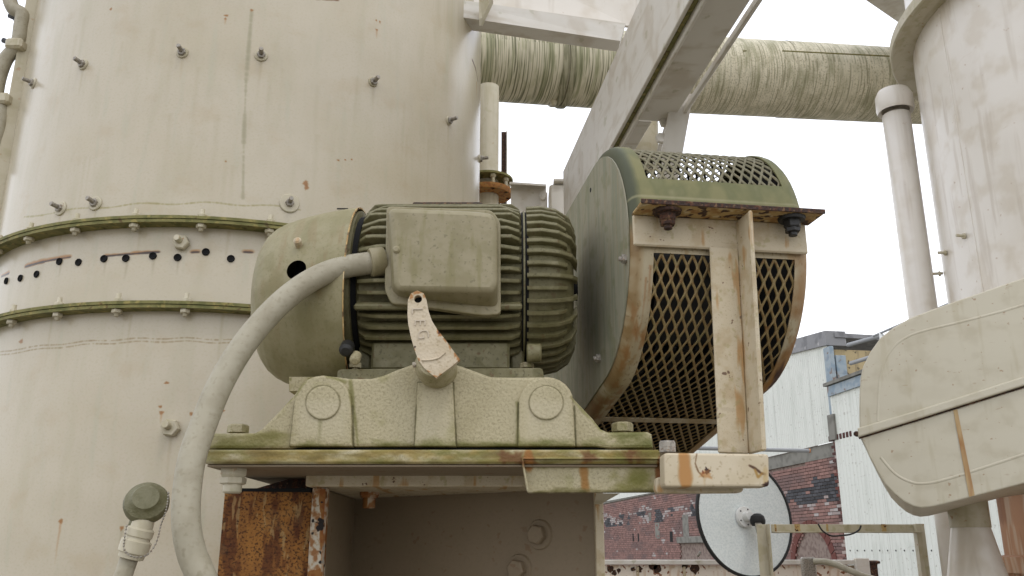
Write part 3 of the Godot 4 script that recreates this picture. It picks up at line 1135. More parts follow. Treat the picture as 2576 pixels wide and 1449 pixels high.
func belt_guard() -> void:
	var xf := Transform3D(Basis(Vector3.UP, deg_to_rad(8.66)), GUARD_AT)
	var t := thing("belt_guard", "large rounded belt guard with expanded metal windows to the right of the motor", "belt guard", xf * Vector3(GW * 0.5, -0.42, -0.5), Basis(Vector3.UP, deg_to_rad(8.66)))
	var arc := deg_to_rad(170.0) * GR
	var top0 := -0.86
	var wa := [-0.32, deg_to_rad(64.0) * GR]
	var wb := [deg_to_rad(99.5) * GR, arc + 0.215]
	var wc := [arc + 0.245, arc + 0.52]
	var xl := 0.046
	var xr := 0.369
	var last := arc + 0.86
	var st := begin()
	sheet(st, 0.026, xl, top0, last)
	sheet(st, xr, GW - 0.026, top0, last)
	sheet(st, xl, xr, top0, wa[0])
	sheet(st, xl, xr, wa[1], wb[0])
	sheet(st, xl, xr, wb[1], wc[0])
	sheet(st, xl, xr, wc[1], last)
	# rolled edges
	var n := 96
	for side in [0, 1]:
		for i in n:
			var s0 := lerpf(top0, last, float(i) / n)
			var s1 := lerpf(top0, last, float(i + 1) / n)
			for k in 4:
				var t0 := PI / 2 * k / 4
				var t1 := PI / 2 * (k + 1) / 4
				var q := []
				var uv := []
				for e in [[s0, t0], [s0, t1], [s1, t1], [s1, t0]]:
					var x := 0.026 - 0.026 * sin(e[1])
					if side == 1:
						x = GW - x
					q.append(gpt(x, e[0], 0.03 - 0.03 * cos(e[1])))
					uv.append(guard_uv(x, e[0]))
				quad_uv(st, q, uv, gnorm(s0) + Vector3(-1 if side == 0 else 1, 0, 0), 5 + side)
	st.generate_normals()
	put("guard_sheet", st.commit(), M["guard_band"], t, xf)
	var mesh_a := expanded(xl - 0.01, xr + 0.01, wa[0] - 0.01, wa[1] + 0.008, 0.0)
	obj("top_mesh", mesh_a, M["mesh_green"], t, xf)
	obj("front_mesh", expanded(xl - 0.01, xr + 0.01, wb[0] - 0.008, wb[1] + 0.008, 0.01), M["mesh_paint"], t, xf)
	obj("lower_mesh", expanded(xl - 0.01, xr + 0.01, wc[0] - 0.008, wc[1] + 0.01, 0.0), M["mesh_paint"], t, xf)
	# side plates
	for side in [0, 1]:
		var poly := PackedVector2Array()
		for i in 61:
			var p := gpt(0, lerpf(top0, last, i / 60.0), 0.025)
			poly.append(Vector2(-p.z, p.y))
		var b := Basis(Vector3(0, 0, -1), Vector3(0, 1, 0), Vector3(1, 0, 0))
		st = begin()
		prism(st, poly, 0.0, -0.003, 0.0, Transform3D(b, Vector3(0.0 if side == 0 else GW, 0, 0)))
		var pl := obj("side_plate", st, M["guard_plate"], t, xf)
		if side == 0:
			for e in [[1486, 478, 0.006, "void"], [1575, 652, 0.011, "dull_studs"], [1509, 902, 0.011, "dull_studs"]]:
				var o := xf * Vector3(-0.003, 0, 0)
				var nrm := xf.basis * Vector3(-1, 0, 0)
				var p := on_plane(e[0], e[1], o, nrm)
				st = begin()
				if e[3] == "void":
					lathe(st, [Vector2(0, 0.001), Vector2(e[2], 0.001), Vector2(e[2], -0.001)], Transform3D(frame_y(nrm), p), 14)
				else:
					hex(st, p, nrm, e[2], 0.01)
					rod(st, p, p + nrm * 0.016, e[2] * 0.5, 8)
				obj("plate_screw", st, M[e[3]], pl)
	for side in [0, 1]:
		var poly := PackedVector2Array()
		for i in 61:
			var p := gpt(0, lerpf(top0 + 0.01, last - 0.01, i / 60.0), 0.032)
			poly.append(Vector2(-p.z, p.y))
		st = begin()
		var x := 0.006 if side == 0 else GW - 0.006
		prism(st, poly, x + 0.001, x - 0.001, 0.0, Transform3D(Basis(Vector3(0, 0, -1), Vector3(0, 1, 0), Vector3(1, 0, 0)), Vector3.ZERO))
		obj("shade_lining", st, M["interior_shade"], t, xf)  # dark sheet added to blacken the guard interior like deep shade
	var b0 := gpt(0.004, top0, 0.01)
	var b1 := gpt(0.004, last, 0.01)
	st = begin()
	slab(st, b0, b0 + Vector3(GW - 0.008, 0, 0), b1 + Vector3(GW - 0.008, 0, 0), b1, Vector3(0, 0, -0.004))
	obj("back_plate", st, M["interior_shade"], t, xf)
	# pulleys and belts inside
	var in_dir := xf.basis * Vector3.RIGHT
	st = begin()
	lathe(st, [Vector2(0, 0), Vector2(0.15, 0), Vector2(0.15, 0.22), Vector2(0, 0.22)], Transform3D(frame_y(Vector3.RIGHT), Vector3(0.1, -0.03, -GR)), 40)
	obj("sheave", st, M["dark_steel"], t, xf)
	for i in 6:
		st = begin()
		var x := 0.115 + i * 0.034
		bar(st, Vector3(x, 0.125, -GR), Vector3(x, 0.15, -1.12), 0.02, 0.012)
		bar(st, Vector3(x, -0.185, -GR), Vector3(x, -0.3, -1.12), 0.02, 0.012)
		obj("drive_belt", st, M["rubber"], t, xf)

# ------------------------------------------------------------------ stand that carries the guard
func guard_stand() -> void:
	var xf := Transform3D(Basis(Vector3.UP, deg_to_rad(8.66)), GUARD_AT)
	var foot := at(1800, 1225, 1.74)
	var t := thing("guard_stand", "chipped cream angle iron stand bolted across the front of the belt guard", "support stand", foot)
	var inv := xf.affine_inverse()
	# upper cross angle: standing leg on the guard, other leg forward
	var yt := (inv * at(1700, 545, 1.80)).y
	var xa := -0.002
	var xb := GW - 0.014
	var st := begin()
	box(st, Vector3((xa + xb) * 0.5, yt - 0.034, 0.0075), Vector3(xb - xa, 0.07, 0.009), 0.003)
	var ca := obj("cross_angle", st, M["rust_cream"], t, xf)
	st = begin()
	box(st, Vector3((xa + xb) * 0.5 + 0.006, yt + 0.004, 0.039), Vector3(xb - xa + 0.012, 0.007, 0.075), 0.002)
	obj("forward_leg", st, M["rust_tan"], ca, xf)
	st = begin()
	box(st, Vector3((xa + xb) * 0.5 + 0.006, yt + 0.0055, 0.0775), Vector3(xb - xa + 0.014, 0.0105, 0.0035), 0.001)
	obj("rusted_lip", st, M["rusty_steel"], ca, xf)
	for e in [[0.064, "rusty_steel", "rust_orange", 0.031], [0.345, "dark_steel", "dark_steel", 0.03]]:
		st = begin()
		var p := Vector3(e[0], yt, 0.045)
		lathe(st, [Vector2(0.0, -0.001), Vector2(e[3], -0.001), Vector2(e[3] - 0.002, -0.007), Vector2(0, -0.008)], Transform3D(Basis(), p), 20)
		var w := obj("washer", st, M[e[1]], ca, xf)
		st = begin()
		hex(st, p + Vector3(0, -0.007, 0), Vector3.DOWN, 0.019, 0.018, rng.randf())
		hex(st, p + Vector3(0, -0.025, 0), Vector3.DOWN, 0.0165, 0.009, rng.randf())
		rod(st, p, p + Vector3(0, -0.042, 0), 0.0095, 10, 0.001)
		obj("nut", st, M[e[1]], w, xf)
	# upright angle
	var lo := inv * at(1822, 1137, 1.775)
	var xp := (inv * at(1800, 800, 1.79)).x
	var um := Vector3(xp + 0.035, (yt + lo.y) * 0.5, 0)
	var lean := xf * Transform3D(Basis(), um) * Transform3D(Basis(Vector3.BACK, deg_to_rad(-1.35)), Vector3.ZERO) * Transform3D(Basis(), -um)
	st = begin()
	box(st, Vector3(xp + 0.032, (yt - 0.066 + lo.y) * 0.5, 0.0165), Vector3(0.064, yt - 0.066 - lo.y, 0.009), 0.003)
	var up := obj("upright", st, M["rust_cream"], t, lean)
	st = begin()
	box(st, Vector3(xp + 0.0685, (yt - 0.002 + lo.y) * 0.5, 0.0475), Vector3(0.009, yt - 0.004 - lo.y, 0.075), 0.003)
	obj("outstanding_leg", st, M["rust_cream"], up, lean)
	# lower toe block and its backing plate
	st = begin()
	var d := 1.715
	prism(st, rounded(ccw(plane_poly([1670, 1139, 1934, 1142, 1936, 1224, 1672, 1225], d)), 0.007, 3), -d, -d - 0.05, 0.004)
	obj_front("toe_block", st, M["toe_paint"], t)
	st = begin()
	prism(st, rounded(ccw(plane_poly([1650, 1200, 1872, 1200, 1870, 1239, 1650, 1241], 1.772)), 0.008, 3), -1.772, -1.80, 0.003)
	obj("backing_plate", st, M["rust_cream"], t)
	st = begin()
	hex(st, at(1680, 1138, 1.76), Vector3.UP, 0.018, 0.022, 0.3)
	obj("toe_nut", st, M["dull_studs"], t)

# ------------------------------------------------------------------ hose
func hose() -> void:
	var st := begin()
	var pts := [at(975, 657, 1.95), at(938, 661, 1.945), at(862, 673, 1.93), at(792, 700, 1.9), at(722, 748, 1.87), at(655, 815, 1.84), at(598, 890, 1.81), at(550, 975, 1.78), at(513, 1065, 1.75), at(484, 1150, 1.72), at(470, 1240, 1.7), at(469, 1320, 1.69), at(482, 1390, 1.69), at(508, 1455, 1.69), at(535, 1530, 1.7), at(540, 1640, 1.72)]
	var end: Vector3 = pts[15]
	pts.append(Vector3(end.x, 0.5, end.z))
	pts.append(Vector3(end.x, 0.0, end.z))
	var t := thing("flexible_conduit", "thick cream painted flexible hose curving down from the terminal box", "hose", Vector3(end.x, 0, end.z))
	var path := smooth_path(pts, 34)
	# fine ribs wound round it
	tube(st, path, 0.0258, 20, true, -1.0, 0.0008)
	obj("hose_body", st, M["hose_paint"], t)
	st = begin()
	lathe(st, [Vector2(0.0, 0.0), Vector2(0.032, 0.0), Vector2(0.034, 0.003), Vector2(0.034, 0.03), Vector2(0.031, 0.034), Vector2(0, 0.034)], Transform3D(frame_y(at(940, 660, 1.94) - at(972, 657, 1.95)), at(966, 657.5, 1.948)), 20)
	obj("coupling", st, M["motor_lid"], t)
	st = begin()
	hex(st, at(948, 659, 1.943), at(930, 661.5, 1.937) - at(948, 659, 1.943), 0.033, 0.014, 0.2)
	obj("gland_nut", st, M["motor_lid"], t)

# ------------------------------------------------------------------ capped pipe with a bead chain
func capped_pipe() -> void:
	var d := 1.95
	var base := at(305, 1449, d)
	var top := at(346, 1330, d)
	var dir := (top - base).normalized()
	var low := base - dir * (base.y / dir.y)
	var t := thing("capped_pipe", "leaning pipe with a round domed cap and a bead chain at lower left", "capped pipe", low)
	var st := begin()
	rod(st, low, at(340, 1362, d), 0.0185, 16)
	obj("pipe", st, M["hose_paint"], t)
	var xf := Transform3D(frame_y(dir), at(333, 1392, d))
	st = begin()
	lathe(st, [Vector2(0.019, -0.012), Vector2(0.026, -0.01), Vector2(0.027, 0.0), Vector2(0.031, 0.002), Vector2(0.0315, 0.026), Vector2(0.027, 0.029), Vector2(0.026, 0.034), Vector2(0.029, 0.036), Vector2(0.029, 0.05), Vector2(0.024, 0.054), Vector2(0.022, 0.075)], xf, 24)
	obj("collar", st, M["cream"], t)
	# the cap faces out to the right of the yard
	var cc := at(368, 1262, d)
	var face := Vector3(0.25, 0.42, 0.87).normalized()
	st = begin()
	lathe(st, [Vector2(0, 0.02), Vector2(0.027, 0.02), Vector2(0.03, 0.016), Vector2(0.032, 0.013), Vector2(0.043, 0.006), Vector2(0.047, -0.004), Vector2(0.046, -0.014), Vector2(0.04, -0.024), Vector2(0.026, -0.034), Vector2(0.0, -0.038)], Transform3D(frame_y(face), cc), 36)
	obj("cap", st, M["cap_paint"], t)
	st = begin()
	rod(st, at(343, 1345, d), cc - face * 0.012, 0.0225, 16)
	obj("neck", st, M["cap_paint"], t)
	# bead chain hanging in a loop round the pipe
	st = begin()
	var pts := [at(424, 1236, d - 0.04), at(422, 1262, d - 0.045), at(416, 1290, d - 0.045), at(405, 1320, d - 0.03), at(398, 1350, d - 0.03), at(388, 1375, d - 0.03), at(370, 1396, d - 0.03), at(346, 1402, d - 0.035), at(325, 1396, d - 0.035), at(312, 1380, d - 0.03), at(314, 1350, d - 0.03), at(320, 1318, d - 0.03)]
	var path := smooth_path(pts, 8)
	var dist := 0.0
	for i in path.size() - 1:
		dist += path[i].distance_to(path[i + 1])
		if dist > 0.0056:
			dist = 0.0
			lathe(st, [Vector2(0, -0.0023), Vector2(0.0017, -0.0016), Vector2(0.0023, 0), Vector2(0.0017, 0.0016), Vector2(0, 0.0023)], Transform3D(Basis(), path[i]), 7)
	tube(st, path, 0.0006, 4)
	obj("bead_chain", st, M["dull_studs"], t)

# ------------------------------------------------------------------ storage tank on the right
func tank() -> void:
	var c := Vector3(3.74, 0, -4.69)
	var t := thing("storage_tank", "tall cream tank with an overhanging rim at the right edge", "tank", c)
	var st := begin()
	var yb := 1.95
	lathe(st, [Vector2(1.2, 0.0), Vector2(1.2, 4.72)], Transform3D(Basis(), c + Vector3(0, yb, 0)), 120)
	obj("shell", st, M["tank_paint"], t)
	st = begin()
	var yr := EYE.y + 3.1
	lathe(st, [Vector2(1.19, 0), Vector2(1.325, 0), Vector2(1.335, 0.008), Vector2(1.335, 0.07), Vector2(1.325, 0.075), Vector2(1.19, 0.075)], Transform3D(Basis(), c + Vector3(0, yr, 0)), 120)
	obj("rim", st, M["cream"], t)
	st = begin()
	lathe(st, [Vector2(1.2, 6.6), Vector2(0.2, 7.1), Vector2(0, 7.1)], Transform3D(Basis(), c), 64)
	obj("roof", st, M["cream"], t)
	# welded seam strips down the shell
	for ang in [-47.0]:
		var dirc := (EYE - c)
		var a0 := atan2(dirc.x, dirc.z) + deg_to_rad(ang)
		var n := Vector3(sin(a0), 0, cos(a0))
		st = begin()
		box(st, c + n * 1.2 + Vector3(0, (yb + 4.7) * 0.5 + 0.6, 0), Vector3(0.012, 4.3 - yb + 0.9, 0.005), 0.001, Basis(n.cross(Vector3.UP) * -1.0, Vector3.UP, n))
		obj("seam", st, M["tank_paint"], t)
	for e in [[2428, 594], [2382, 636], [2368, 688]]:
		var p := on_tube(e[0], e[1], c, 1.2)
		var n := (Vector3(p.x, 0, p.z) - c).normalized()
		st = begin()
		stud(st, p, n, 0.05, 0.009, 0.1)
		obj("stud", st, M["cream"], t)
	st = begin()
	lathe(st, [Vector2(1.1, 0.0), Vector2(1.1, yb - 0.005)], Transform3D(Basis(), c), 96)
	obj("lower_shell", st, M["rust_orange"], t)
	st = begin()
	lathe(st, [Vector2(1.09, -0.08), Vector2(1.14, -0.08), Vector2(1.145, 0.0), Vector2(1.09, 0.012)], Transform3D(Basis(), c + Vector3(0, at(2500, 1405, 4.0).y, 0)), 96)
	obj("lower_ring", st, M["rust_orange"], t)
	# upright pipe just left of it
	var d := 5.35
	var b := at(2283, 500, d)
	var pt := thing("standpipe", "slim white standpipe with a collar beside the tank", "pipe", Vector3(b.x, 0, b.z))
	st = begin()
	rod(st, Vector3(b.x, 0, b.z), Vector3(b.x, at(2262, 290, d).y, b.z), 0.088, 32)
	obj("pipe", st, M["tank_paint"], pt)
	st = begin()
	var cy := at(2262, 268, d).y
	lathe(st, [Vector2(0.089, -0.03), Vector2(0.112, -0.045), Vector2(0.12, -0.02), Vector2(0.118, 0.07), Vector2(0.1, 0.11), Vector2(0.0, 0.11)], Transform3D(Basis(), Vector3(b.x, cy, b.z)), 32)
	obj("collar", st, M["tank_paint"], pt)
	# oval belt housing in front of the tank, its face turned toward the yard
	d = 3.7
	var hn := Vector3(-0.4, 0, 0.9165)
	var ho := at(2400, 1050, d)
	var hx := Vector3(0.9165, 0, 0.4)
	var hf := Transform3D(Basis(hx, Vector3.UP, hn), ho)
	var F := func(px: float, py: float, z := 0.0) -> Vector3: return hf.affine_inverse() * on_plane(px, py, ho, hn) + Vector3(0, 0, z)
	var poly_of := func(pts: Array) -> PackedVector2Array:
		var o := PackedVector2Array()
		for i in range(0, pts.size(), 2):
			var q: Vector3 = F.call(pts[i], pts[i + 1])
			o.append(Vector2(q.x, q.y))
		return o
	var h := thing("oval_housing", "oval cream sheet metal housing with a rust streak, right of the mirror", "housing", at(2400, 1278, 3.9))
	st = begin()
	var up: PackedVector2Array = poly_of.call([2576, 700, 2513, 721, 2430, 750, 2347, 779, 2290, 801, 2246, 826, 2215, 851, 2190, 886, 2172, 922, 2165, 950, 2162, 1000, 2162, 1050, 2163, 1099])
	var lo: PackedVector2Array = poly_of.call([2166, 1100, 2186, 1148, 2205, 1184, 2226, 1218, 2250, 1243, 2272, 1261, 2295, 1273, 2318, 1278, 2345, 1275, 2372, 1269, 2470, 1244, 2576, 1216])
	var mid: Vector2 = poly_of.call([2720, 924])[0] * 2.0        # the far end is the near one turned half round
	var full := up.duplicate()
	full.append_array(poly_of.call([2300, 1057, 2576, 970]))
	for p in lo:
		full.append(mid - p)
	prism(st, full, 0.012, -1.1, 0.006, hf)
	obj("upper_cover", st, M["housing_paint"], h)
	st = begin()
	full = lo.duplicate()
	for p in up:
		full.append(mid - p)
	full.append_array(poly_of.call([2576, 974, 2300, 1061]))
	prism(st, full, 0.0, -1.08, 0.006, hf)
	obj("lower_cover", st, M["housing_paint"], h)
	st = begin()
	var lap := PackedVector2Array(poly_of.call([2158, 1078, 2300, 1036, 2430, 995, 2576, 948, 2900, 844, 2900, 870, 2576, 971, 2300, 1058, 2159, 1101]))
	prism(st, lap, 0.02, 0.0, 0.006, hf)
	obj("joint_flange", st, M["housing_paint"], h)
	for bead in [[[2800, 690], [2576, 768], [2430, 808], [2330, 832], [2280, 850], [2245, 878], [2222, 920], [2212, 970], [2208, 1060]], [[2215, 1150], [2250, 1190], [2290, 1212], [2330, 1216], [2400, 1200], [2576, 1143], [2800, 1070]]]:
		st = begin()
		var bp := []
		for e in bead:
			bp.append(hf * F.call(e[0], e[1], -0.009 + (0.012 if bead[0][1] < 800 else 0.0)))
		tube(st, smooth_path(bp, 6), 0.011, 10)
		obj("pressed_bead", st, M["housing_paint"], h)
	st = begin()
	slab(st, hf * F.call(2398, 1032, 0.001), hf * F.call(2408, 1030, 0.001), hf * F.call(2452, 1246, 0.001), hf * F.call(2438, 1250, 0.001), hn * 0.002)
	obj("rusted_joint", st, M["rust_streak"], h)
	st = begin()
	slab(st, hf * F.call(2160, 1101, 0.001), hf * F.call(2576, 972, 0.001), hf * F.call(2576, 976, 0.001), hf * F.call(2161, 1105, 0.001), hn * 0.0015)
	obj("dark_lap_strip", st, M["rusty_steel"], h)  # thin dark brown strip along the lower edge of the joint
	st = begin()
	hex(st, hf * F.call(2160, 1092, 0.0), Vector3(-0.9, 0, 0.4), 0.012, 0.02)
	obj("edge_bolt", st, M["rusty_steel"], h)
	# white hopper cone under the housing
	var hd := 4.6
	var hc := at(2452, 1400, hd)
	var hp := thing("white_hopper", "white conical chute below the oval housing", "chute", Vector3(hc.x, 0, hc.z))
	st = begin()
	var y1 := at(2452, 1325, hd).y
	var y0 := at(2452, 1449, hd).y
	lathe(st, [Vector2(0.32, y0 - y1 - 0.9), Vector2(0.09, 0.0)], Transform3D(Basis(), Vector3(hc.x, y1, hc.z)), 40)
	lathe(st, [Vector2(0.32, 0), Vector2(0.32, y1 + y0 - y1 - 0.9)], Transform3D(Basis(), Vector3(hc.x, 0, hc.z)), 40)
	obj("cone", st, M["tank_paint"], hp)
	st = begin()
	lathe(st, [Vector2(0.095, -0.005), Vector2(0.095, 0.3)], Transform3D(Basis(), Vector3(hc.x, y1, hc.z)), 32)
	obj("collar", st, M["cream"], hp)

# ------------------------------------------------------------------ steelwork overhead
func steelwork() -> void:
	var yaw := deg_to_rad(7.3)
	var rt := Vector3(cos(yaw), 0, -sin(yaw))
	var bk := Vector3(-sin(yaw), 0, -cos(yaw))
	var P := func(lat: float, far: float, h: float) -> Vector3: return Vector3(EYE.x, EYE.y + h, EYE.z) + rt * lat + bk * far
	var h0 := 1.75
	var near := 1.2
	var fa := 4.72
	var t := thing("overhead_beam", "big white overhead steel beam running away above the belt guard", "beam", P.call(1.0, 3.0, h0))
	var B := Basis(rt, Vector3.UP, -bk)
	var bx := func(l0: float, l1: float, ha: float, hb: float, f0: float, f1: float) -> SurfaceTool:
		var s := begin()
		box(s, P.call((l0 + l1) * 0.5, (f0 + f1) * 0.5, (ha + hb) * 0.5), Vector3(l1 - l0, hb - ha, f1 - f0), 0.003, B)
		return s
	obj("left_web", bx.call(0.907, 0.922, h0, h0 + 0.386, near, fa), M["beam_white"], t)
	obj("mossy_groove", bx.call(0.9225, 0.943, h0 + 0.006, h0 + 0.03, near, fa), M["mossy_edge"], t)
	obj("bright_lip", bx.call(0.9435, 0.956, h0 - 0.022, h0 + 0.05, near, fa), M["beam_white"], t)
	obj("bottom_flange", bx.call(0.957, 1.112, h0 + 0.006, h0 + 0.02, near, 3.32), M["beam_white"], t)
	obj("bottom_flange", bx.call(0.957, 1.03, h0 + 0.006, h0 + 0.02, 3.33, 4.3), M["beam_white"], t)
	obj("outer_bar", bx.call(1.134, 1.15, h0, h0 + 0.03, near, 3.24), M["beam_white"], t)
	# brace that drops from the flange end, with its gusset bolts
	var br := thing("steel_brace", "white brace with a bolted gusset standing behind the guard top", "brace", at(1720, 420, 3.45))
	var st := begin()
	slab(st, at(1690, 232, 3.3), at(1744, 236, 3.3), at(1702, 470, 3.5), at(1650, 470, 3.5), Vector3(0, 0, -0.05))
	obj("brace_bar", st, M["beam_white"], br)
	st = begin()
	slab(st, at(1722, 150, 3.34), at(1738, 150, 3.34), at(1690, 420, 3.54), at(1640, 420, 3.54), Vector3(0, 0, -0.012))
	obj("gusset", st, M["beam_white"], br)
	for e in [[1680, 266], [1672, 310], [1662, 350]]:
		st = begin()
		hex(st, at(e[0], e[1], 3.42), Vector3(0, 0, 1), 0.024, 0.02, 0.3)
		obj("gusset_bolt", st, M["beam_white"], br)
	# cross member with its web plate
	var cr := thing("cross_beam", "white cross beam meeting the overhead beam at the top of the frame", "beam", at(1390, 60, 3.75))
	st = begin()
	slab(st, at(1100, -9, 3.6), at(1574, 59, 3.9), at(1560, 103, 3.9), at(1100, 34, 3.6), Vector3(0, 0, -0.1))
	obj("lower_flange", st, M["beam_white"], cr)
	st = begin()
	slab(st, at(1100, -160, 3.72), at(1640, -90, 4.02), at(1590, 66, 4.02), at(1100, -2, 3.72), Vector3(0, 0, -0.02))
	obj("web_plate", st, M["tank_paint"], cr)
	st = begin()
	slab(st, at(1205, -10, 3.55), at(1240, -10, 3.6), at(1213, 46, 3.6), at(1205, 46, 3.55), Vector3(0, 0, -0.06))
	obj("end_cleat", st, M["cream"], cr)
	# far bracket that receives the beam: plate with two bolts, and a box post
	var d := 5.0
	var pb := thing("bracket_beam", "short white channel with two bolts left of the box post", "beam", at(1330, 540, d))
	st = begin()
	slab(st, at(1285, 465, d), at(1374, 471, d), at(1374, 541, d), at(1285, 541, d), Vector3(0, 0, -0.02))
	obj("web", st, M["beam_white"], pb)
	st = begin()
	slab(st, at(1282, 462, d - 0.08), at(1374, 468, d - 0.08), at(1374, 472, d + 0.01), at(1284, 466, d + 0.01), Vector3(0, 0.012, 0))
	obj("top_flange", st, M["beam_white"], pb)
	st = begin()
	slab(st, at(1282, 540, d - 0.08), at(1374, 543, d - 0.08), at(1374, 552, d), at(1284, 550, d), Vector3(0, -0.012, 0))
	obj("bottom_flange", st, M["beam_white"], pb)
	st = begin()
	slab(st, at(1357, 484, d - 0.003), at(1377, 486, d - 0.003), at(1377, 540, d - 0.003), at(1357, 540, d - 0.003), Vector3(0, 0, 0.012))
	obj("splice_plate", st, M["beam_white"], pb)
	for y in [499, 527]:
		st = begin()
		var p := at(1366, y, d - 0.015)
		lathe(st, [Vector2(0, 0.012), Vector2(0.012, 0.011), Vector2(0.017, 0.004), Vector2(0.017, 0)], Transform3D(frame_y(Vector3.BACK), p), 14)
		obj("splice_bolt", st, M["beam_white"], pb)
	var a := at(1382, 470, 4.9)
	var b := at(1436, 470, 4.9)
	var po := thing("box_post", "white box section post under the far end of the beam", "post", Vector3((a.x + b.x) * 0.5, 0, -5.0))
	st = begin()
	box(st, Vector3((a.x + b.x) * 0.5, (a.y + 0.02) * 0.5, -5.0), Vector3(b.x - a.x, a.y + 0.02, 0.2), 0.012)
	obj("post_shaft", st, M["beam_white"], po)
	st = begin()
	var cp := at(1405, 462, 4.9)
	box(st, Vector3(cp.x + 0.05, cp.y + 0.012, -4.99), Vector3(0.16, 0.018, 0.24), 0.004)
	obj("cap_plate", st, M["beam_white"], po)
	# cream duct stub behind the brace
	var du := at(1615, 320, 6.2)
	var ds := thing("duct_stub", "short cream duct dropping behind the brace above the guard", "duct", at(1615, 420, 6.2))
	st = begin()
	rod(st, at(1615, 420, 6.2), Vector3(du.x, at(1615, 225, 6.2).y, du.z), 0.13, 32)
	obj("stub_pipe", st, M["cream"], ds)
	# grey soffit beam at the upper right
	var gb := thing("upper_beam", "grey white beam slanting behind the tank rim at top right", "beam", at(2330, 20, 6.2))
	st = begin()
	slab(st, at(2120, -40, 5.4), at(2330, -60, 5.4), at(2420, 60, 6.6), at(2300, 84, 6.6), Vector3(0, 0.06, 0))
	obj("soffit_plate", st, M["beam_white"], gb)
	st = begin()
	slab(st, at(2260, -20, 5.6), at(2274, -22, 5.6), at(2350, 36, 6.5), at(2340, 42, 6.5), Vector3(0, -0.03, 0))
	obj("soffit_rib", st, M["beam_white"], gb)

# ------------------------------------------------------------------ big duct and the riser beside the silo
func duct_mesh(a: Vector3, b: Vector3, r: float, u0: float, u1: float) -> Mesh:
	var st := begin()
	var dir := (b - a).normalized()
	var x := dir.cross(Vector3.UP).normalized()
	var y := x.cross(dir)
	var n := 24
	var m := 56
	for i in n:
		for j in m:
			var p := []
			var uv := []
			var mid := Vector3.ZERO
			for k in [[i, j], [i + 1, j], [i + 1, j + 1], [i, j + 1]]:
				var th: float = TAU * k[1] / m
				var o := x * cos(th) + y * sin(th)
				mid += o
				p.append(a.lerp(b, float(k[0]) / n) + o * r)
				uv.append(Vector2(lerpf(u0, u1, float(k[0]) / n), clampf(float(k[1]) / m, 0.002, 0.998)))
			quad_uv(st, p, uv, mid, 0)
	st.generate_normals()
	return st.commit()

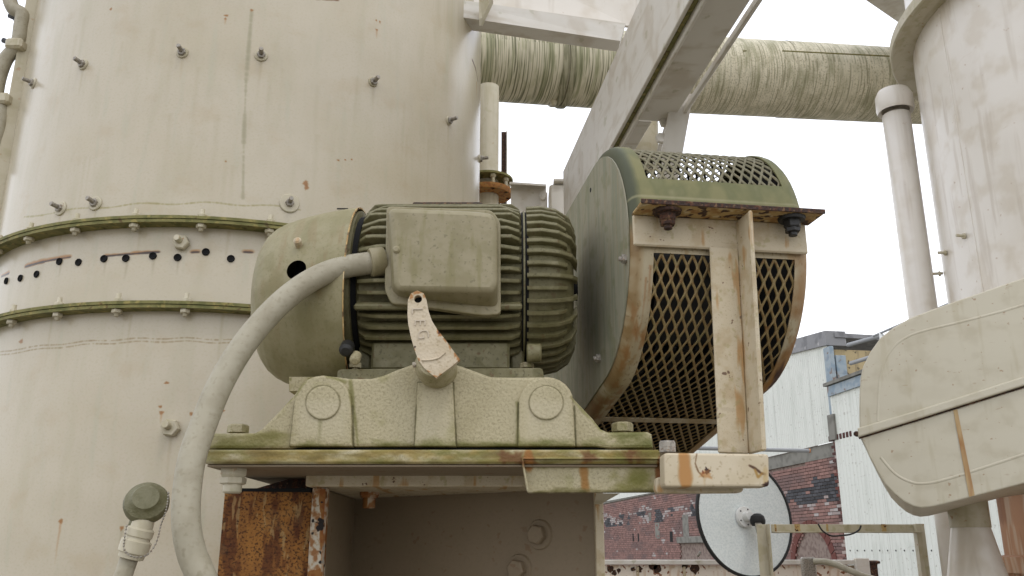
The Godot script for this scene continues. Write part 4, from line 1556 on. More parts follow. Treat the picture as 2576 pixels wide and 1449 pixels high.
func duct() -> void:
	var r := 0.302
	var a := at(1235, 152, 5.9)
	var m := at(1560, 178, 6.15)
	var b := at(2262, 216, 6.6)
	var c := at(2560, 232, 6.75)
	var t := thing("large_duct", "large round duct streaked with grime crossing behind the beams", "duct", (a + b) * 0.5)
	var a0 := a + (a - m) * 0.9
	put("dirty_section", duct_mesh(a0, m, r, 0.0, 0.9), M["duct_dirty"], t)
	put("middle_section", duct_mesh(m, at(1965, 200, 6.4), r, 0.02, 0.45), M["duct"], t)
	put("end_section", duct_mesh(at(1965, 200, 6.4), c, r * 1.012, 0.45, 0.98), M["duct"], t)
	# elbow turning down behind the silo
	var st := begin()
	var el := []
	for i in 14:
		var th := PI / 2 * i / 13.0
		el.append(a0 + Vector3(-0.4 * sin(th), 0.5 * (cos(th) - 1.0), 0.02 * i))
	var el_end: Vector3 = el[13]
	el.append(Vector3(el_end.x, 0.6, el_end.z))
	el.append(Vector3(el_end.x, 0.0, el_end.z))
	tube(st, el, r, 40)
	obj("elbow", st, M["cream"], t)
	var dirv := (b - a).normalized()
	for e in [[1412, 0.02], [1395, 0.012]]:
		var p := a.lerp(m, (e[0] - 1235.0) / 325.0)
		st = begin()
		lathe(st, [Vector2(r - 0.01, -0.02), Vector2(r + e[1], -0.02), Vector2(r + e[1], 0.02), Vector2(r - 0.01, 0.02)], Transform3D(frame_y(dirv), p), 48)
		obj("band", st, M["duct_dirty_plain"], t)
	st = begin()
	var dp := a.lerp(m, (1388.0 - 1235.0) / 325.0) - Vector3(0, r, 0)
	lathe(st, [Vector2(0.03, 0.02), Vector2(0.026, -0.01), Vector2(0.016, -0.035), Vector2(0.0, -0.045)], Transform3D(Basis(), dp), 14)
	obj("drip_lug", st, M["cream"], t)
	st = begin()
	var hp := at(1469, 100, 5.86)
	hex(st, hp, Vector3(0, -0.3, 1), 0.03, 0.03, 0.2)
	obj("duct_bolt", st, M["cream"], t)
	# lap strips along the top of the sheet
	st = begin()
	for e in [[1345, 98, 1400, 106], [1480, 124, 1600, 132], [1870, 128, 1968, 134], [1968, 128, 2250, 142]]:
		bar(st, at(e[0], e[1], 6.02), at(e[2], e[3], 6.16), 0.004, 0.01)
	obj("lap_strip", st, M["mossy_edge"], t)
	st = begin()
	bar(st, at(1521, 96, 5.9), at(1524, 170, 5.9), 0.012, 0.012, Vector3.BACK)
	obj("hanger_rod", st, M["beam_white"], t)
	# riser
	var d := 5.4
	var p := at(1228, 400, d)
	var pr := 0.07
	var rs := thing("riser_pipe", "cream riser pipe with a bolted rusty flange beside the silo", "pipe", Vector3(p.x, 0, p.z))
	st = begin()
	rod(st, Vector3(p.x, 0, p.z), Vector3(p.x, at(1228, 220, d).y, p.z), pr, 32)
	obj("pipe", st, M["cream"], rs)
	var yf := at(1228, 458, d).y
	st = begin()
	lathe(st, [Vector2(pr, 0), Vector2(0.165, 0), Vector2(0.165, 0.014), Vector2(pr, 0.02)], Transform3D(Basis(), Vector3(p.x, yf, p.z)), 48)
	obj("flange", st, M["mossy_edge"], rs)
	st = begin()
	lathe(st, [Vector2(pr, -0.1), Vector2(0.155, -0.1), Vector2(0.16, -0.09), Vector2(0.16, -0.065), Vector2(pr, -0.06)], Transform3D(Basis(), Vector3(p.x, yf, p.z)), 48)
	obj("rusted_flange", st, M["rust_edge_plain"], rs)
	for i in 8:
		var an := TAU * (i + 0.35) / 8
		var bp := Vector3(p.x + sin(an) * 0.135, yf, p.z + cos(an) * 0.135)
		st = begin()
		rod(st, bp + Vector3(0, -0.1, 0), bp + Vector3(0, 0.012, 0), 0.012, 10)
		hex(st, bp + Vector3(0, -0.002, 0), Vector3.DOWN, 0.02, 0.02, an)
		obj("flange_bolt", st, M["cream"], rs)
	# thin rusted angle behind it
	var ra := at(1270, 455, 5.7)
	var rb := thing("rusted_angle", "thin rusty upright angle right of the riser pipe", "angle iron", Vector3(ra.x, 0, ra.z))
	st = begin()
	var ht := at(1270, 332, 5.7).y
	box(st, Vector3(ra.x - 0.008, ht * 0.5, ra.z), Vector3(0.035, ht, 0.006))
	obj("rusty_leg", st, M["rusty_steel"], rb)
	st = begin()
	box(st, Vector3(ra.x + 0.014, ht * 0.5, ra.z + 0.012), Vector3(0.008, ht, 0.03))
	obj("white_leg", st, M["beam_white"], rb)

# ------------------------------------------------------------------ small things between the machine and the mill
func yard_small() -> void:
	# back of a convex mirror
	var c := at(1875, 1300, 5.8)
	var n := Vector3(0.42, 0.1, 0.9).normalized()
	var R := 0.372
	var t := thing("round_mirror", "back of a big round convex mirror with a black rim under the guard", "mirror", c - Vector3(0, R, 0))
	var xf := Transform3D(frame_y(n), c)
	var st := begin()
	lathe(st, [Vector2(0, -0.02), Vector2(0.1, -0.019), Vector2(0.2, -0.014), Vector2(0.3, -0.006), Vector2(R - 0.008, 0.0)], xf, 64)
	lathe(st, [Vector2(0, -0.09), Vector2(0.2, -0.06), Vector2(R - 0.008, -0.012)], xf, 64)
	obj("mirror_back", st, M["galvanised"], t)
	st = begin()
	lathe(st, [Vector2(R - 0.016, -0.016), Vector2(R, -0.016), Vector2(R + 0.003, -0.006), Vector2(R, 0.006), Vector2(R - 0.012, 0.008), Vector2(R - 0.016, 0.0)], xf, 72)
	obj("rubber_rim", st, M["rubber"], t)
	st = begin()
	lathe(st, [Vector2(0, 0.0), Vector2(0.062, 0.0), Vector2(0.066, -0.006), Vector2(0.066, -0.022)], Transform3D(frame_y(n), c + n * 0.006), 28)
	var hb := obj("hub_plate", st, M["white_plastic"], t)
	for k in 5:
		st = begin()
		var a := TAU * k / 5 + 0.4
		rod(st, xf * Vector3(cos(a) * 0.05, 0.0, sin(a) * 0.05), xf * Vector3(cos(a) * 0.05, 0.009, sin(a) * 0.05), 0.005, 8)
		obj("rivet", st, M["dark_steel"], hb)
	st = begin()
	rod(st, c, c + n * 0.05, 0.03, 20, 0.004)
	obj("boss", st, M["white_plastic"], hb)
	st = begin()
	var k := c + n * 0.07 + Vector3(0.03, -0.03, 0)
	lathe(st, [Vector2(0, -0.035), Vector2(0.035, -0.035), Vector2(0.046, -0.02), Vector2(0.048, 0.0), Vector2(0.04, 0.025), Vector2(0.02, 0.04), Vector2(0, 0.042)], Transform3D(Basis(), k), 24)
	obj("ball_clamp", st, M["rubber"], t)
	st = begin()
	bar(st, k + Vector3(0.0, -0.02, 0.0), at(1912, 1338, 5.55), 0.04, 0.03, Vector3.UP, 0.004)
	obj("clamp_arm", st, M["dull_studs"], t)
	st = begin()
	rod(st, at(1755, 1400, 5.72), at(1762, 1388, 5.72), 0.008, 8)
	obj("rim_clip", st, M["dull_studs"], t)
	# angle iron goal-post rail that carries it
	var d := 5.5
	var p1 := at(1926, 1400, d)
	var p2 := at(2316, 1400, d)
	var rl := thing("angle_rail", "rust stained cream angle iron rail in front of the mirror", "rail", Vector3(p1.x, 0, -d))
	st = begin()
	var yt := at(2100, 1319, d).y
	var ym := at(2100, 1338, d).y
	var ybm := at(2100, 1352, d).y
	box(st, Vector3(p1.x - 0.012, yt * 0.5, -d), Vector3(0.058, yt, 0.008), 0.002)
	box(st, Vector3(p1.x + 0.019, yt * 0.5, -d + 0.03), Vector3(0.008, yt, 0.06), 0.002)
	obj("left_post", st, M["cream"], rl)
	st = begin()
	box(st, Vector3((p1.x + p2.x) * 0.5 + 0.02, (yt + ym) * 0.5, -d + 0.004), Vector3(p2.x - p1.x - 0.05, yt - ym, 0.008), 0.002)
	box(st, Vector3((p1.x + p2.x) * 0.5 + 0.02, ym - 0.003, -d + 0.04), Vector3(p2.x - p1.x - 0.05, 0.007, 0.075), 0.002)
	obj("top_rail", st, M["cream"], rl)
	for e in [[2005, 14.0], [2222, 12.0], [2080, 5.0], [1950, 5.0]]:
		var q := at(e[0], 1328, d)
		var wd: float = e[1] * 0.0024
		st = begin()
		box(st, Vector3(q.x, (yt + ym) * 0.5, -d + 0.0085), Vector3(wd, yt - ym + 0.002, 0.0012))
		box(st, Vector3(q.x + 0.006, ym - 0.0069, -d + 0.04), Vector3(wd, 0.0012, 0.074))
		obj("rust_band", st, M["rust_tan"], rl)
	st = begin()
	box(st, Vector3(p2.x, yt * 0.5, -d + 0.02), Vector3(0.05, yt + 0.004, 0.05), 0.002)
	obj("right_post", st, M["cream"], rl)
	st = begin()
	var w := []
	for e in [[2058, 1318], [2070, 1336], [2092, 1348], [2116, 1347], [2140, 1344], [2160, 1334], [2166, 1322]]:
		w.append(at(e[0], e[1], d - 0.09))
	tube(st, smooth_path(w, 6), 0.005, 6)
	obj("tie_wire", st, M["dark_steel"], rl)
	# low white parapet panel
	d = 7.0
	var a1 := at(1480, 1408, d)
	var b1 := at(2202, 1404, d)
	var pp := thing("parapet_panel", "low white steel panel with rust holes along the bottom", "panel", Vector3((a1.x + b1.x) * 0.5, 0, -d))
	st = begin()
	box(st, Vector3((a1.x + b1.x) * 0.5, (a1.y - 0.04) * 0.5, -d), Vector3(b1.x - a1.x, a1.y - 0.04, 0.02))
	obj("sheet", st, M["panel_paint"], pp)
	st = begin()
	box(st, Vector3((a1.x + b1.x) * 0.5, a1.y - 0.018, -d + 0.015), Vector3(b1.x - a1.x, 0.035, 0.07), 0.004)
	obj("top_lip", st, M["beam_white"], pp)
	for px in [1603, 1720]:
		var q := at(px, 1430, d)
		st = begin()
		box(st, Vector3(q.x, (a1.y - 0.05) * 0.5, -d + 0.018), Vector3(0.02, a1.y - 0.05, 0.016), 0.002)
		obj("stiffener", st, M["rust_cream"], pp)
	for e in [[1535, 1432, 0.026], [1556, 1435, 0.02], [1545, 1441, 0.02], [1608, 1431, 0.026], [1640, 1422, 0.04], [1652, 1430, 0.034], [1722, 1425, 0.03], [1748, 1430, 0.045], [1592, 1432, 0.02]]:
		st = begin()
		var q := at(e[0], e[1], d)
		var hp := PackedVector2Array()
		for i in 12:
			hp.append(Vector2(q.x, q.y) + Vector2.from_angle(TAU * i / 12) * e[2] * rng.randf_range(0.6, 1.15))
		prism(st, hp, -d + 0.0125, -d - 0.005)
		obj("rust_hole", st, M["rusty_steel"], pp)
	st = begin()
	var e1 := at(2150, 1404, d - 0.05)
	box(st, Vector3(e1.x + 0.045, e1.y * 0.5, -d + 0.06), Vector3(0.1, e1.y, 0.05), 0.004)
	obj("end_post", st, M["beam_white"], pp)
	st = begin()
	box(st, Vector3(e1.x + 0.13, e1.y * 0.5 - 0.01, -d + 0.04), Vector3(0.06, e1.y - 0.02, 0.05), 0.004)
	box(st, Vector3(e1.x + 0.135, e1.y - 0.03, -d + 0.05), Vector3(0.085, 0.02, 0.06), 0.004)
	obj("rusted_post", st, M["rusty_steel"], pp)
	# conduit in front of it
	var cd := thing("grey_conduit", "grey conduit and fitting leaving the top of the white panel", "conduit", at(2035, 1449, 6.7))
	st = begin()
	var f := at(2034, 1425, 6.75)
	box(st, Vector3(f.x, f.y - 0.06, f.z), Vector3(0.1, 0.25, 0.06), 0.01)
	obj("fitting", st, M["dull_studs"], cd)
	st = begin()
	tube(st, smooth_path([at(2048, 1413, 6.7), at(2075, 1413, 6.65), at(2105, 1421, 6.6), at(2135, 1434, 6.55), at(2165, 1447, 6.5), at(2230, 1480, 6.45), at(2240, 1600, 6.45)], 6), 0.022, 12)
	obj("hose", st, M["hose_paint"], cd)
	# slotted white upright right of the pedestal
	d = 4.0
	var s := at(1506, 1276, d)
	var sl := thing("slotted_upright", "thin white drilled upright just right of the pedestal", "post", Vector3(s.x, 0, -d))
	st = begin()
	box(st, Vector3(s.x, s.y * 0.5, -d), Vector3(0.024, s.y, 0.012), 0.001)
	obj("strip", st, M["beam_white"], sl)
	for y in [1290, 1328, 1360, 1388, 1420]:
		st = begin()
		var q := at(1507, y, d)
		lathe(st, [Vector2(0, 0.001), Vector2(0.004, 0.001), Vector2(0.004, -0.001)], Transform3D(frame_y(Vector3.BACK), Vector3(q.x, q.y, -d + 0.006)), 10)
		obj("hole", st, M["void"], sl)

# ------------------------------------------------------------------ the old mill beyond: one long wall
func mill() -> void:
	var o := at(2110, 1120, 20.0)
	var n := Vector3(-cos(deg_to_rad(8.66)), 0, sin(deg_to_rad(8.66)))         # faces left, toward the yard
	var bk := Vector3(-sin(deg_to_rad(8.66)), 0, -cos(deg_to_rad(8.66)))
	var W := func(px: float, py: float) -> Vector3: return on_plane(px, py, o, n)
	var in_ := -n
	# --- brick mill
	var foot := Vector3(o.x, 0, o.z)
	var t := thing("brick_mill", "weathered red brick mill wall with patched whitewash and a dark window", "brick building", foot)
	var st := begin()
	var far := 27.0
	var y_top: float = (W.call(2105, 1145) as Vector3).y
	var y_top2: float = (W.call(1560, 1252) as Vector3).y
	var A := foot + bk * -1.2
	var Z := foot + bk * far
	slab(st, Vector3(A.x, 0, A.z) + in_ * 0.02, Vector3(Z.x, 0, Z.z) + in_ * 0.02, Vector3(Z.x, y_top2 - 0.1, Z.z) + in_ * 0.02, Vector3(A.x, y_top, A.z) + in_ * 0.02, in_ * 0.4)
	obj("mortar_wall", st, M["mortar"], t)
	var wx: Vector3 = W.call(1714, 1368)
	var wy: Vector3 = W.call(1786, 1368)
	var w0 := (wx - foot).dot(bk)
	var w1 := (wy - foot).dot(bk)
	var wt := wx.y
	var arch: Vector3 = W.call(2050, 1440)
	var ua := (arch - foot).dot(bk)
	# bricks, one instance each
	var mesh_st := begin()
	box(mesh_st, Vector3.ZERO, Vector3(0.205, 0.062, 0.03), 0.0)
	mesh_st.generate_normals()
	var xs := []
	var cols := []
	var nz := FastNoiseLite.new()
	nz.seed = 77
	nz.frequency = 0.35
	nz.fractal_octaves = 4
	var turn := Basis(bk, Vector3.UP, bk.cross(Vector3.UP))
	for r in 120:
		var y := 0.3 + r * 0.075
		for k in 125:
			var u := -1.05 + k * 0.215 + (0.1075 if r % 2 else 0.0)
			var lim := lerpf(y_top, y_top2 - 0.1, (u + 1.2) / (far + 1.2)) - 0.05
			if y > lim or u > far:
				continue
			if u > minf(w0, w1) - 0.05 and u < maxf(w0, w1) + 0.05 and y < wt + 0.08:
				continue
			var da := Vector2(u - ua, (y - arch.y) * 1.0).length()
			if da < 0.95:
				continue
			var p := foot + bk * u + Vector3(0, y, 0) + n * rng.randf_range(-0.004, 0.006)
			xs.append(Transform3D(turn, p))
			var f := nz.get_noise_2d(u * 1.2, y * 5.0)
			var c := Color(0.25, 0.14, 0.118) * rng.randf_range(0.78, 1.2)
			c = c.lerp(Color(0.15, 0.1, 0.092), clampf(f * 2.2, 0, 0.75))
			var ww := nz.get_noise_2d(u * 1.0 + 90, y * 6.0 + 40) + nz.get_noise_2d(u * 5 + 10, y * 12) * 0.6
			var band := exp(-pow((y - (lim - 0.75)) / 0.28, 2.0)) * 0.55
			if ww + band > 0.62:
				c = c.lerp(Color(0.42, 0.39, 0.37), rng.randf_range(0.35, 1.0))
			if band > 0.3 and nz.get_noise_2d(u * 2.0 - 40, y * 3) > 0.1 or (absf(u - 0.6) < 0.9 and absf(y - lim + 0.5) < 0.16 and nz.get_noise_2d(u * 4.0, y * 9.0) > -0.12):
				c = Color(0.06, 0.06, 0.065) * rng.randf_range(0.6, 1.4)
			c.a = 1.0
			cols.append(c)
	var mm := MultiMesh.new()
	mm.transform_format = MultiMesh.TRANSFORM_3D
	mm.use_colors = true
	mm.mesh = mesh_st.commit()
	mm.instance_count = xs.size()
	for i in xs.size():
		mm.set_instance_transform(i, xs[i])
		mm.set_instance_color(i, cols[i])
	var mi := MultiMeshInstance3D.new()
	mi.name = "brickwork"
	mi.multimesh = mm
	mi.material_override = M["brick"]
	mi.set_meta("kind", "stuff")
	t.add_child(mi)
	mi.transform = t.transform.affine_inverse()
	# window with lintel and sill
	var wu := foot + bk * ((w0 + w1) * 0.5)
	st = begin()
	box(st, wu + Vector3(0, wt - 0.9, 0) + in_ * 0.16, Vector3(absf(w1 - w0), 1.9, 0.05), 0.0, turn)
	var win := obj("window", st, M["void"], t)
	st = begin()
	box(st, wu + Vector3(0, wt + 0.12, 0) + n * 0.02, Vector3(absf(w1 - w0) + 0.5, 0.2, 0.12), 0.01, turn)
	obj("lintel", st, M["slate_band"], win)
	for s in [-1, 1]:
		st = begin()
		box(st, wu + bk * s * (absf(w1 - w0) * 0.5 - 0.04) + Vector3(0, wt - 0.9, 0) + in_ * 0.08, Vector3(0.08, 1.85, 0.08), 0.0, turn)
		obj("jamb", st, M["slate_band"], win)
	st = begin()
	box(st, wu + Vector3(0, wt - 0.65, 0) + in_ * 0.12, Vector3(absf(w1 - w0) * 0.6, 0.9, 0.02), 0.0, turn)
	obj("pane", st, M["pipe_grey"], win)
	# arched opening
	st = begin()
	box(st, foot + bk * ua + Vector3(0, arch.y - 0.1, 0) + in_ * 0.14, Vector3(1.9, 2.2, 0.04), 0.0, turn)
	var ao := obj("arched_opening", st, M["void"], t)
	for i in 15:
		var a := PI * (i + 0.5) / 15
		st = begin()
		var p := foot + bk * ua + Vector3(0, arch.y, 0) + bk * cos(a) * 1.07 + Vector3(0, sin(a) * 1.07, 0) + n * 0.012
		box(st, p, Vector3(0.21, 0.2, 0.04), 0.004, turn * Basis(Vector3.BACK, a))
		obj("voussoir", st, M["brick_plain"], ao)
	for e in [[1655, 1335, 0.32, 0.55], [1726, 1322, 0.36, 0.7], [1636, 1300, 0.2, 0.3]]:
		var p: Vector3 = W.call(e[0], e[1])
		st = begin()
		box(st, p + n * 0.014, Vector3(e[2] * 1.6, e[3], 0.012), 0.0, turn)
		obj("cement_patch", st, M["slate_band"], t)
	for e in [[1690, 1350, 0.3, 0.35], [1594, 1352, 0.16, 0.3], [1607, 1352, 0.16, 0.3]]:
		var p: Vector3 = W.call(e[0], e[1])
		st = begin()
		box(st, p + n * 0.016, Vector3(e[2], e[3], 0.012), 0.0, turn)
		obj("wall_hole", st, M["void"], t)
	# pilaster at the near corner
	st = begin()
	var pu := W.call(2135, 1105) as Vector3
	var pc := Vector3(pu.x, 0, pu.z) + n * 0.06
	box(st, pc + Vector3(0, pu.y * 0.5, 0), Vector3(0.85, pu.y, 0.16), 0.0, turn)
	var pil := obj("pilaster", st, M["mortar"], t)
	for r in 60:
		var y := pu.y - 0.05 - r * 0.075
		if y < 0.2:
			break
		for k in 4:
			st = begin()
			var p := pc + bk * (-0.32 + k * 0.215 + (0.05 if r % 2 else -0.05)) + Vector3(0, y, 0) + n * (0.085 + rng.randf_range(0, 0.012))
			box(st, p, Vector3(0.2, 0.06, 0.03), 0.0, turn)
			obj("brick", st, M[["brick_plain", "brick_dark", "brick_pale", "brick_plain", "brick_dark"][rng.randi() % 5]], pil)
	st = begin()
	box(st, pc + Vector3(0, pu.y + 0.06, 0), Vector3(1.0, 0.12, 0.3), 0.01, turn)
	obj("pilaster_cap", st, M["brick_dark"], pil)
	# grey concrete band over the bricks
	st = begin()
	slab(st, Vector3(A.x, y_top - 0.02, A.z) + n * 0.03, Vector3(Z.x, y_top2 - 0.12, Z.z) + n * 0.03, Vector3(Z.x, y_top2 + 0.18, Z.z) + n * 0.03, Vector3(A.x, y_top + 0.3, A.z) + n * 0.03, in_ * 0.2)
	obj("concrete_band", st, M["slate_band"], t)
	# --- white clad upper storey
	var cl := thing("clad_storey", "white corrugated storey with grey flashing above the brick mill", "clad building", foot + Vector3(0, y_top, 0))
	var tr: Vector3 = W.call(2108, 862)
	var tl: Vector3 = W.call(1905, 912)
	var u_r := (tr - foot).dot(bk)
	var u_l := (tl - foot).dot(bk)
	var slope := (tl.y - tr.y) / (u_l - u_r)
	var top_y := func(u: float) -> float: return tr.y + (u - u_r) * slope
	# each sheet is a part of its own, ribbed
	for s in 14:
		var ua0 := -0.05 + s * 1.0
		if s > 12:
			break
		st = begin()
		for k in 10:
			var prof := [[0.0, 0.0], [0.035, 0.0], [0.05, 0.011], [0.075, 0.011], [0.09, 0.0], [0.1, 0.0]]
			for j in 5:
				var ub: float = ua0 + k * 0.1 + prof[j][0] - (0.0 if j else 0.0)
				var uc: float = ua0 + k * 0.1 + prof[j + 1][0]
				var q := []
				for e in [[ub, prof[j][1]], [uc, prof[j + 1][1]]]:
					var base_y := lerpf(y_top + 0.3, y_top2 + 0.18, (e[0] + 1.2) / (far + 1.2))
					q.append(foot + bk * e[0] + n * (0.06 + e[1] + 0.003 * (s % 2)) + Vector3(0, base_y, 0))
					q.append(foot + bk * e[0] + n * (0.06 + e[1] + 0.003 * (s % 2)) + Vector3(0, top_y.call(e[0]), 0))
				quad(st, q[0], q[2], q[3], q[1], n)
		obj("wall_sheet", st, M["white_cladding"], cl)
	st = begin()
	var e0 := 13.0
	slab(st, foot + bk * 12.94 + Vector3(0, y_top, 0) + n * 0.05, foot + bk * far + Vector3(0, y_top2, 0) + n * 0.05, foot + bk * far + Vector3(0, top_y.call(e0) * 0.6, 0) + n * 0.05, foot + bk * 12.94 + Vector3(0, top_y.call(e0), 0) + n * 0.05, in_ * 0.3)
	obj("far_wall", st, M["white_cladding"], cl)
	for s in 7:
		st = begin()
		var a0 := -0.12 + s * 2.0
		var a1 := a0 + 1.985
		slab(st, foot + bk * a0 + n * 0.12 + Vector3(0, top_y.call(a0) - 0.02, 0), foot + bk * a1 + n * 0.12 + Vector3(0, top_y.call(a1) - 0.02, 0), foot + bk * a1 + n * 0.12 + Vector3(0, top_y.call(a1) + 0.32, 0), foot + bk * a0 + n * 0.12 + Vector3(0, top_y.call(a0) + 0.32, 0), in_ * 0.5)
		obj("roof_flashing", st, M["grey_flashing"], cl)
	# near end wall of that storey and its roof, going back to the right
	st = begin()
	slab(st, foot + Vector3(0, y_top + 0.3, 0) + in_ * 0.02, foot + in_ * 9.0 + Vector3(0, y_top + 0.3, 0), foot + in_ * 9.0 + Vector3(0, top_y.call(0.0) - 0.1, 0), foot + in_ * 0.02 + Vector3(0, top_y.call(0.0) - 0.1, 0), bk * 0.2)
	obj("gable_wall", st, M["yellow_sheet"], cl)
	st = begin()
	slab(st, foot + bk * -0.15 + in_ * 0.1 + Vector3(0, top_y.call(0.0) + 0.26, 0), foot + bk * -0.15 + in_ * 9.0 + Vector3(0, top_y.call(0.0) + 0.05, 0), foot + bk * 12 + in_ * 9.0 + Vector3(0, top_y.call(12.0) + 0.05, 0), foot + bk * 12 + in_ * 0.1 + Vector3(0, top_y.call(12.0) + 0.26, 0), Vector3(0, -0.1, 0))
	obj("roof_sheet", st, M["grey_flashing"], cl)
	# blue corner column
	var bt: Vector3 = W.call(2112, 866)
	var bb: Vector3 = W.call(2120, 1078)
	st = begin()
	box(st, Vector3(foot.x, (bt.y + bb.y) * 0.5, foot.z) + bk * -0.16 + n * 0.1, Vector3(0.3, bt.y - bb.y, 0.1), 0.01, turn)
	obj("corner_column", st, M["blue_steel"], cl)
	st = begin()
	box(st, Vector3(foot.x, (bt.y + bb.y) * 0.5 + 0.4, foot.z) + bk * -0.22 + in_ * 0.12, Vector3(0.12, bt.y - bb.y - 1.2, 0.25), 0.01, turn)
	obj("column_return", st, M["blue_steel"], cl)
	# the grey vent below the column
	st = begin()
	var va: Vector3 = W.call(2118, 1042)
	var vb: Vector3 = W.call(2118, 1108)
	box(st, Vector3(foot.x, (va.y + vb.y) * 0.5, foot.z) + bk * -0.2 + n * 0.15, Vector3(0.28, va.y - vb.y, 0.2), 0.01, turn)
	obj("vent_pipe", st, M["slate_band"], cl)
	# --- nearer white clad building on the right
	var nb: Vector3 = W.call(2131, 1200)
	var u_n := (nb - foot).dot(bk)
	var rb := thing("clad_building", "white ribbed metal building with bolt rows right of the brick wall", "clad building", foot + bk * u_n)
	var ytop: float = (W.call(2150, 985) as Vector3).y
	for s in 9:
		st = begin()
		var ua0 := u_n - 0.86 * (s + 1)
		for k in 6:
			var prof := [[0.0, 0.0], [0.05, 0.0], [0.065, 0.012], [0.09, 0.012], [0.105, 0.0], [0.1435, 0.0]]
			for j in 5:
				var ub: float = ua0 + k * 0.1435 + prof[j][0]
				var uc: float = ua0 + k * 0.1435 + prof[j + 1][0]
				quad(st, foot + bk * ub + n * (0.2 + prof[j][1] + 0.003 * (s % 2)), foot + bk * uc + n * (0.2 + prof[j + 1][1] + 0.003 * (s % 2)), foot + bk * uc + n * (0.2 + prof[j + 1][1] + 0.003 * (s % 2)) + Vector3(0, ytop, 0), foot + bk * ub + n * (0.2 + prof[j][1] + 0.003 * (s % 2)) + Vector3(0, ytop, 0), n)
		obj("wall_sheet", st, M["white_cladding"], rb)
	st = begin()
	slab(st, foot + bk * (u_n - 0.002) + n * 0.2, foot + bk * (u_n - 0.002) + in_ * 6.0, foot + bk * (u_n - 0.002) + in_ * 6.0 + Vector3(0, ytop, 0), foot + bk * (u_n - 0.002) + n * 0.2 + Vector3(0, ytop, 0), bk * 0.01)
	obj("end_wall", st, M["white_cladding"], rb)
	st = begin()
	slab(st, foot + bk * (u_n + 0.02) + n * 0.25 + Vector3(0, ytop, 0), foot + bk * (u_n - 7.8) + n * 0.25 + Vector3(0, ytop, 0), foot + bk * (u_n - 7.8) + n * 0.25 + Vector3(0, ytop + 0.22, 0), foot + bk * (u_n + 0.02) + n * 0.25 + Vector3(0, ytop + 0.22, 0), in_ * 0.2)
	obj("eaves_beam", st, M["blue_steel"], rb)
	st = begin()
	slab(st, foot + bk * (u_n + 0.1) + n * 0.3 + Vector3(0, ytop + 0.235, 0), foot + bk * (u_n - 7.8) + n * 0.3 + Vector3(0, ytop + 0.235, 0), foot + bk * (u_n - 7.8) + in_ * 6 + Vector3(0, ytop + 0.235, 0), foot + bk * (u_n + 0.1) + in_ * 6 + Vector3(0, ytop + 0.235, 0), Vector3(0, 0.07, 0))
	obj("roof_deck", st, M["slate_band"], rb)
	for row in [1385]:
		var yb: float = (W.call(2300, row) as Vector3).y
		for k in 20:
			st = begin()
			hex(st, foot + bk * (u_n - 0.2 - k * 0.287) + n * 0.203 + Vector3(0, yb, 0), n, 0.018, 0.02)
			obj("sheet_bolt", st, M["dark_steel"], rb)
	# hand rails on its roof and pipes against the yellow wall
	var hr := thing("roof_handrail", "grey tubular handrail climbing the roof edge above the oval housing", "handrail", W.call(2205, 900))
	st = begin()
	tube(st, [at(2196, 846, 16.5), at(2215, 838, 16.4), at(2330, 788, 15.2), at(2560, 690, 13.5)], 0.022, 8)
	obj("top_rail", st, M["pipe_grey"], hr)
	st = begin()
	for e in [[2215, 838, 16.4], [2276, 811, 15.7]]:
		var p := at(e[0], e[1], e[2])
		rod(st, p, p - Vector3(0, 1.0, 0), 0.03, 8)
	obj("rail_post", st, M["white_plastic"], hr)
	var wp := thing("wall_pipe", "two grey pipe ends sticking out before the yellow gable sheet", "pipe", W.call(2150, 940))
	for e in [[2133, 868, 2180, 856], [2140, 914, 2178, 902]]:
		st = begin()
		rod(st, at(e[0], e[1], 19.0), at(e[2] + 40, e[3] - 12, 18.0), 0.045, 12)
		obj("pipe", st, M["pipe_grey"], wp)
	# long grey pole in front of the brick band
	var gp := thing("grey_pole", "slim grey pole end projecting past the guard stand", "pole", at(1930, 1132, 9.0))
	st = begin()
	rod(st, at(1740, 1127, 9.0), at(2036, 1134, 9.3), 0.02, 12)
	obj("pole", st, M["pipe_grey"], gp)
	st = begin()
	rod(st, at(2034, 1134, 9.3), at(2038, 1134, 9.3), 0.021, 12)
	obj("pole_tip", st, M["tan_steel"], gp)
	# dark far roof beyond
	var fr := thing("far_roof", "low grey roof peeping over the clad storey behind the guard", "building", at(2030, 880, 50.0))
	st = begin()
	slab(st, at(1930, 858, 50.0), at(2058, 858, 50.0), at(2058, 1200, 50.0), at(1930, 1200, 50.0), Vector3(0, 0, -4.0))
	obj("walls", st, M["brick_dark"], fr)
	st = begin()
	slab(st, at(1925, 855, 49.9), at(2062, 856, 49.9), at(2062, 874, 49.9), at(1925, 874, 49.9), Vector3(0, 0, -4.3))
	obj("roof", st, M["grey_flashing"], fr)

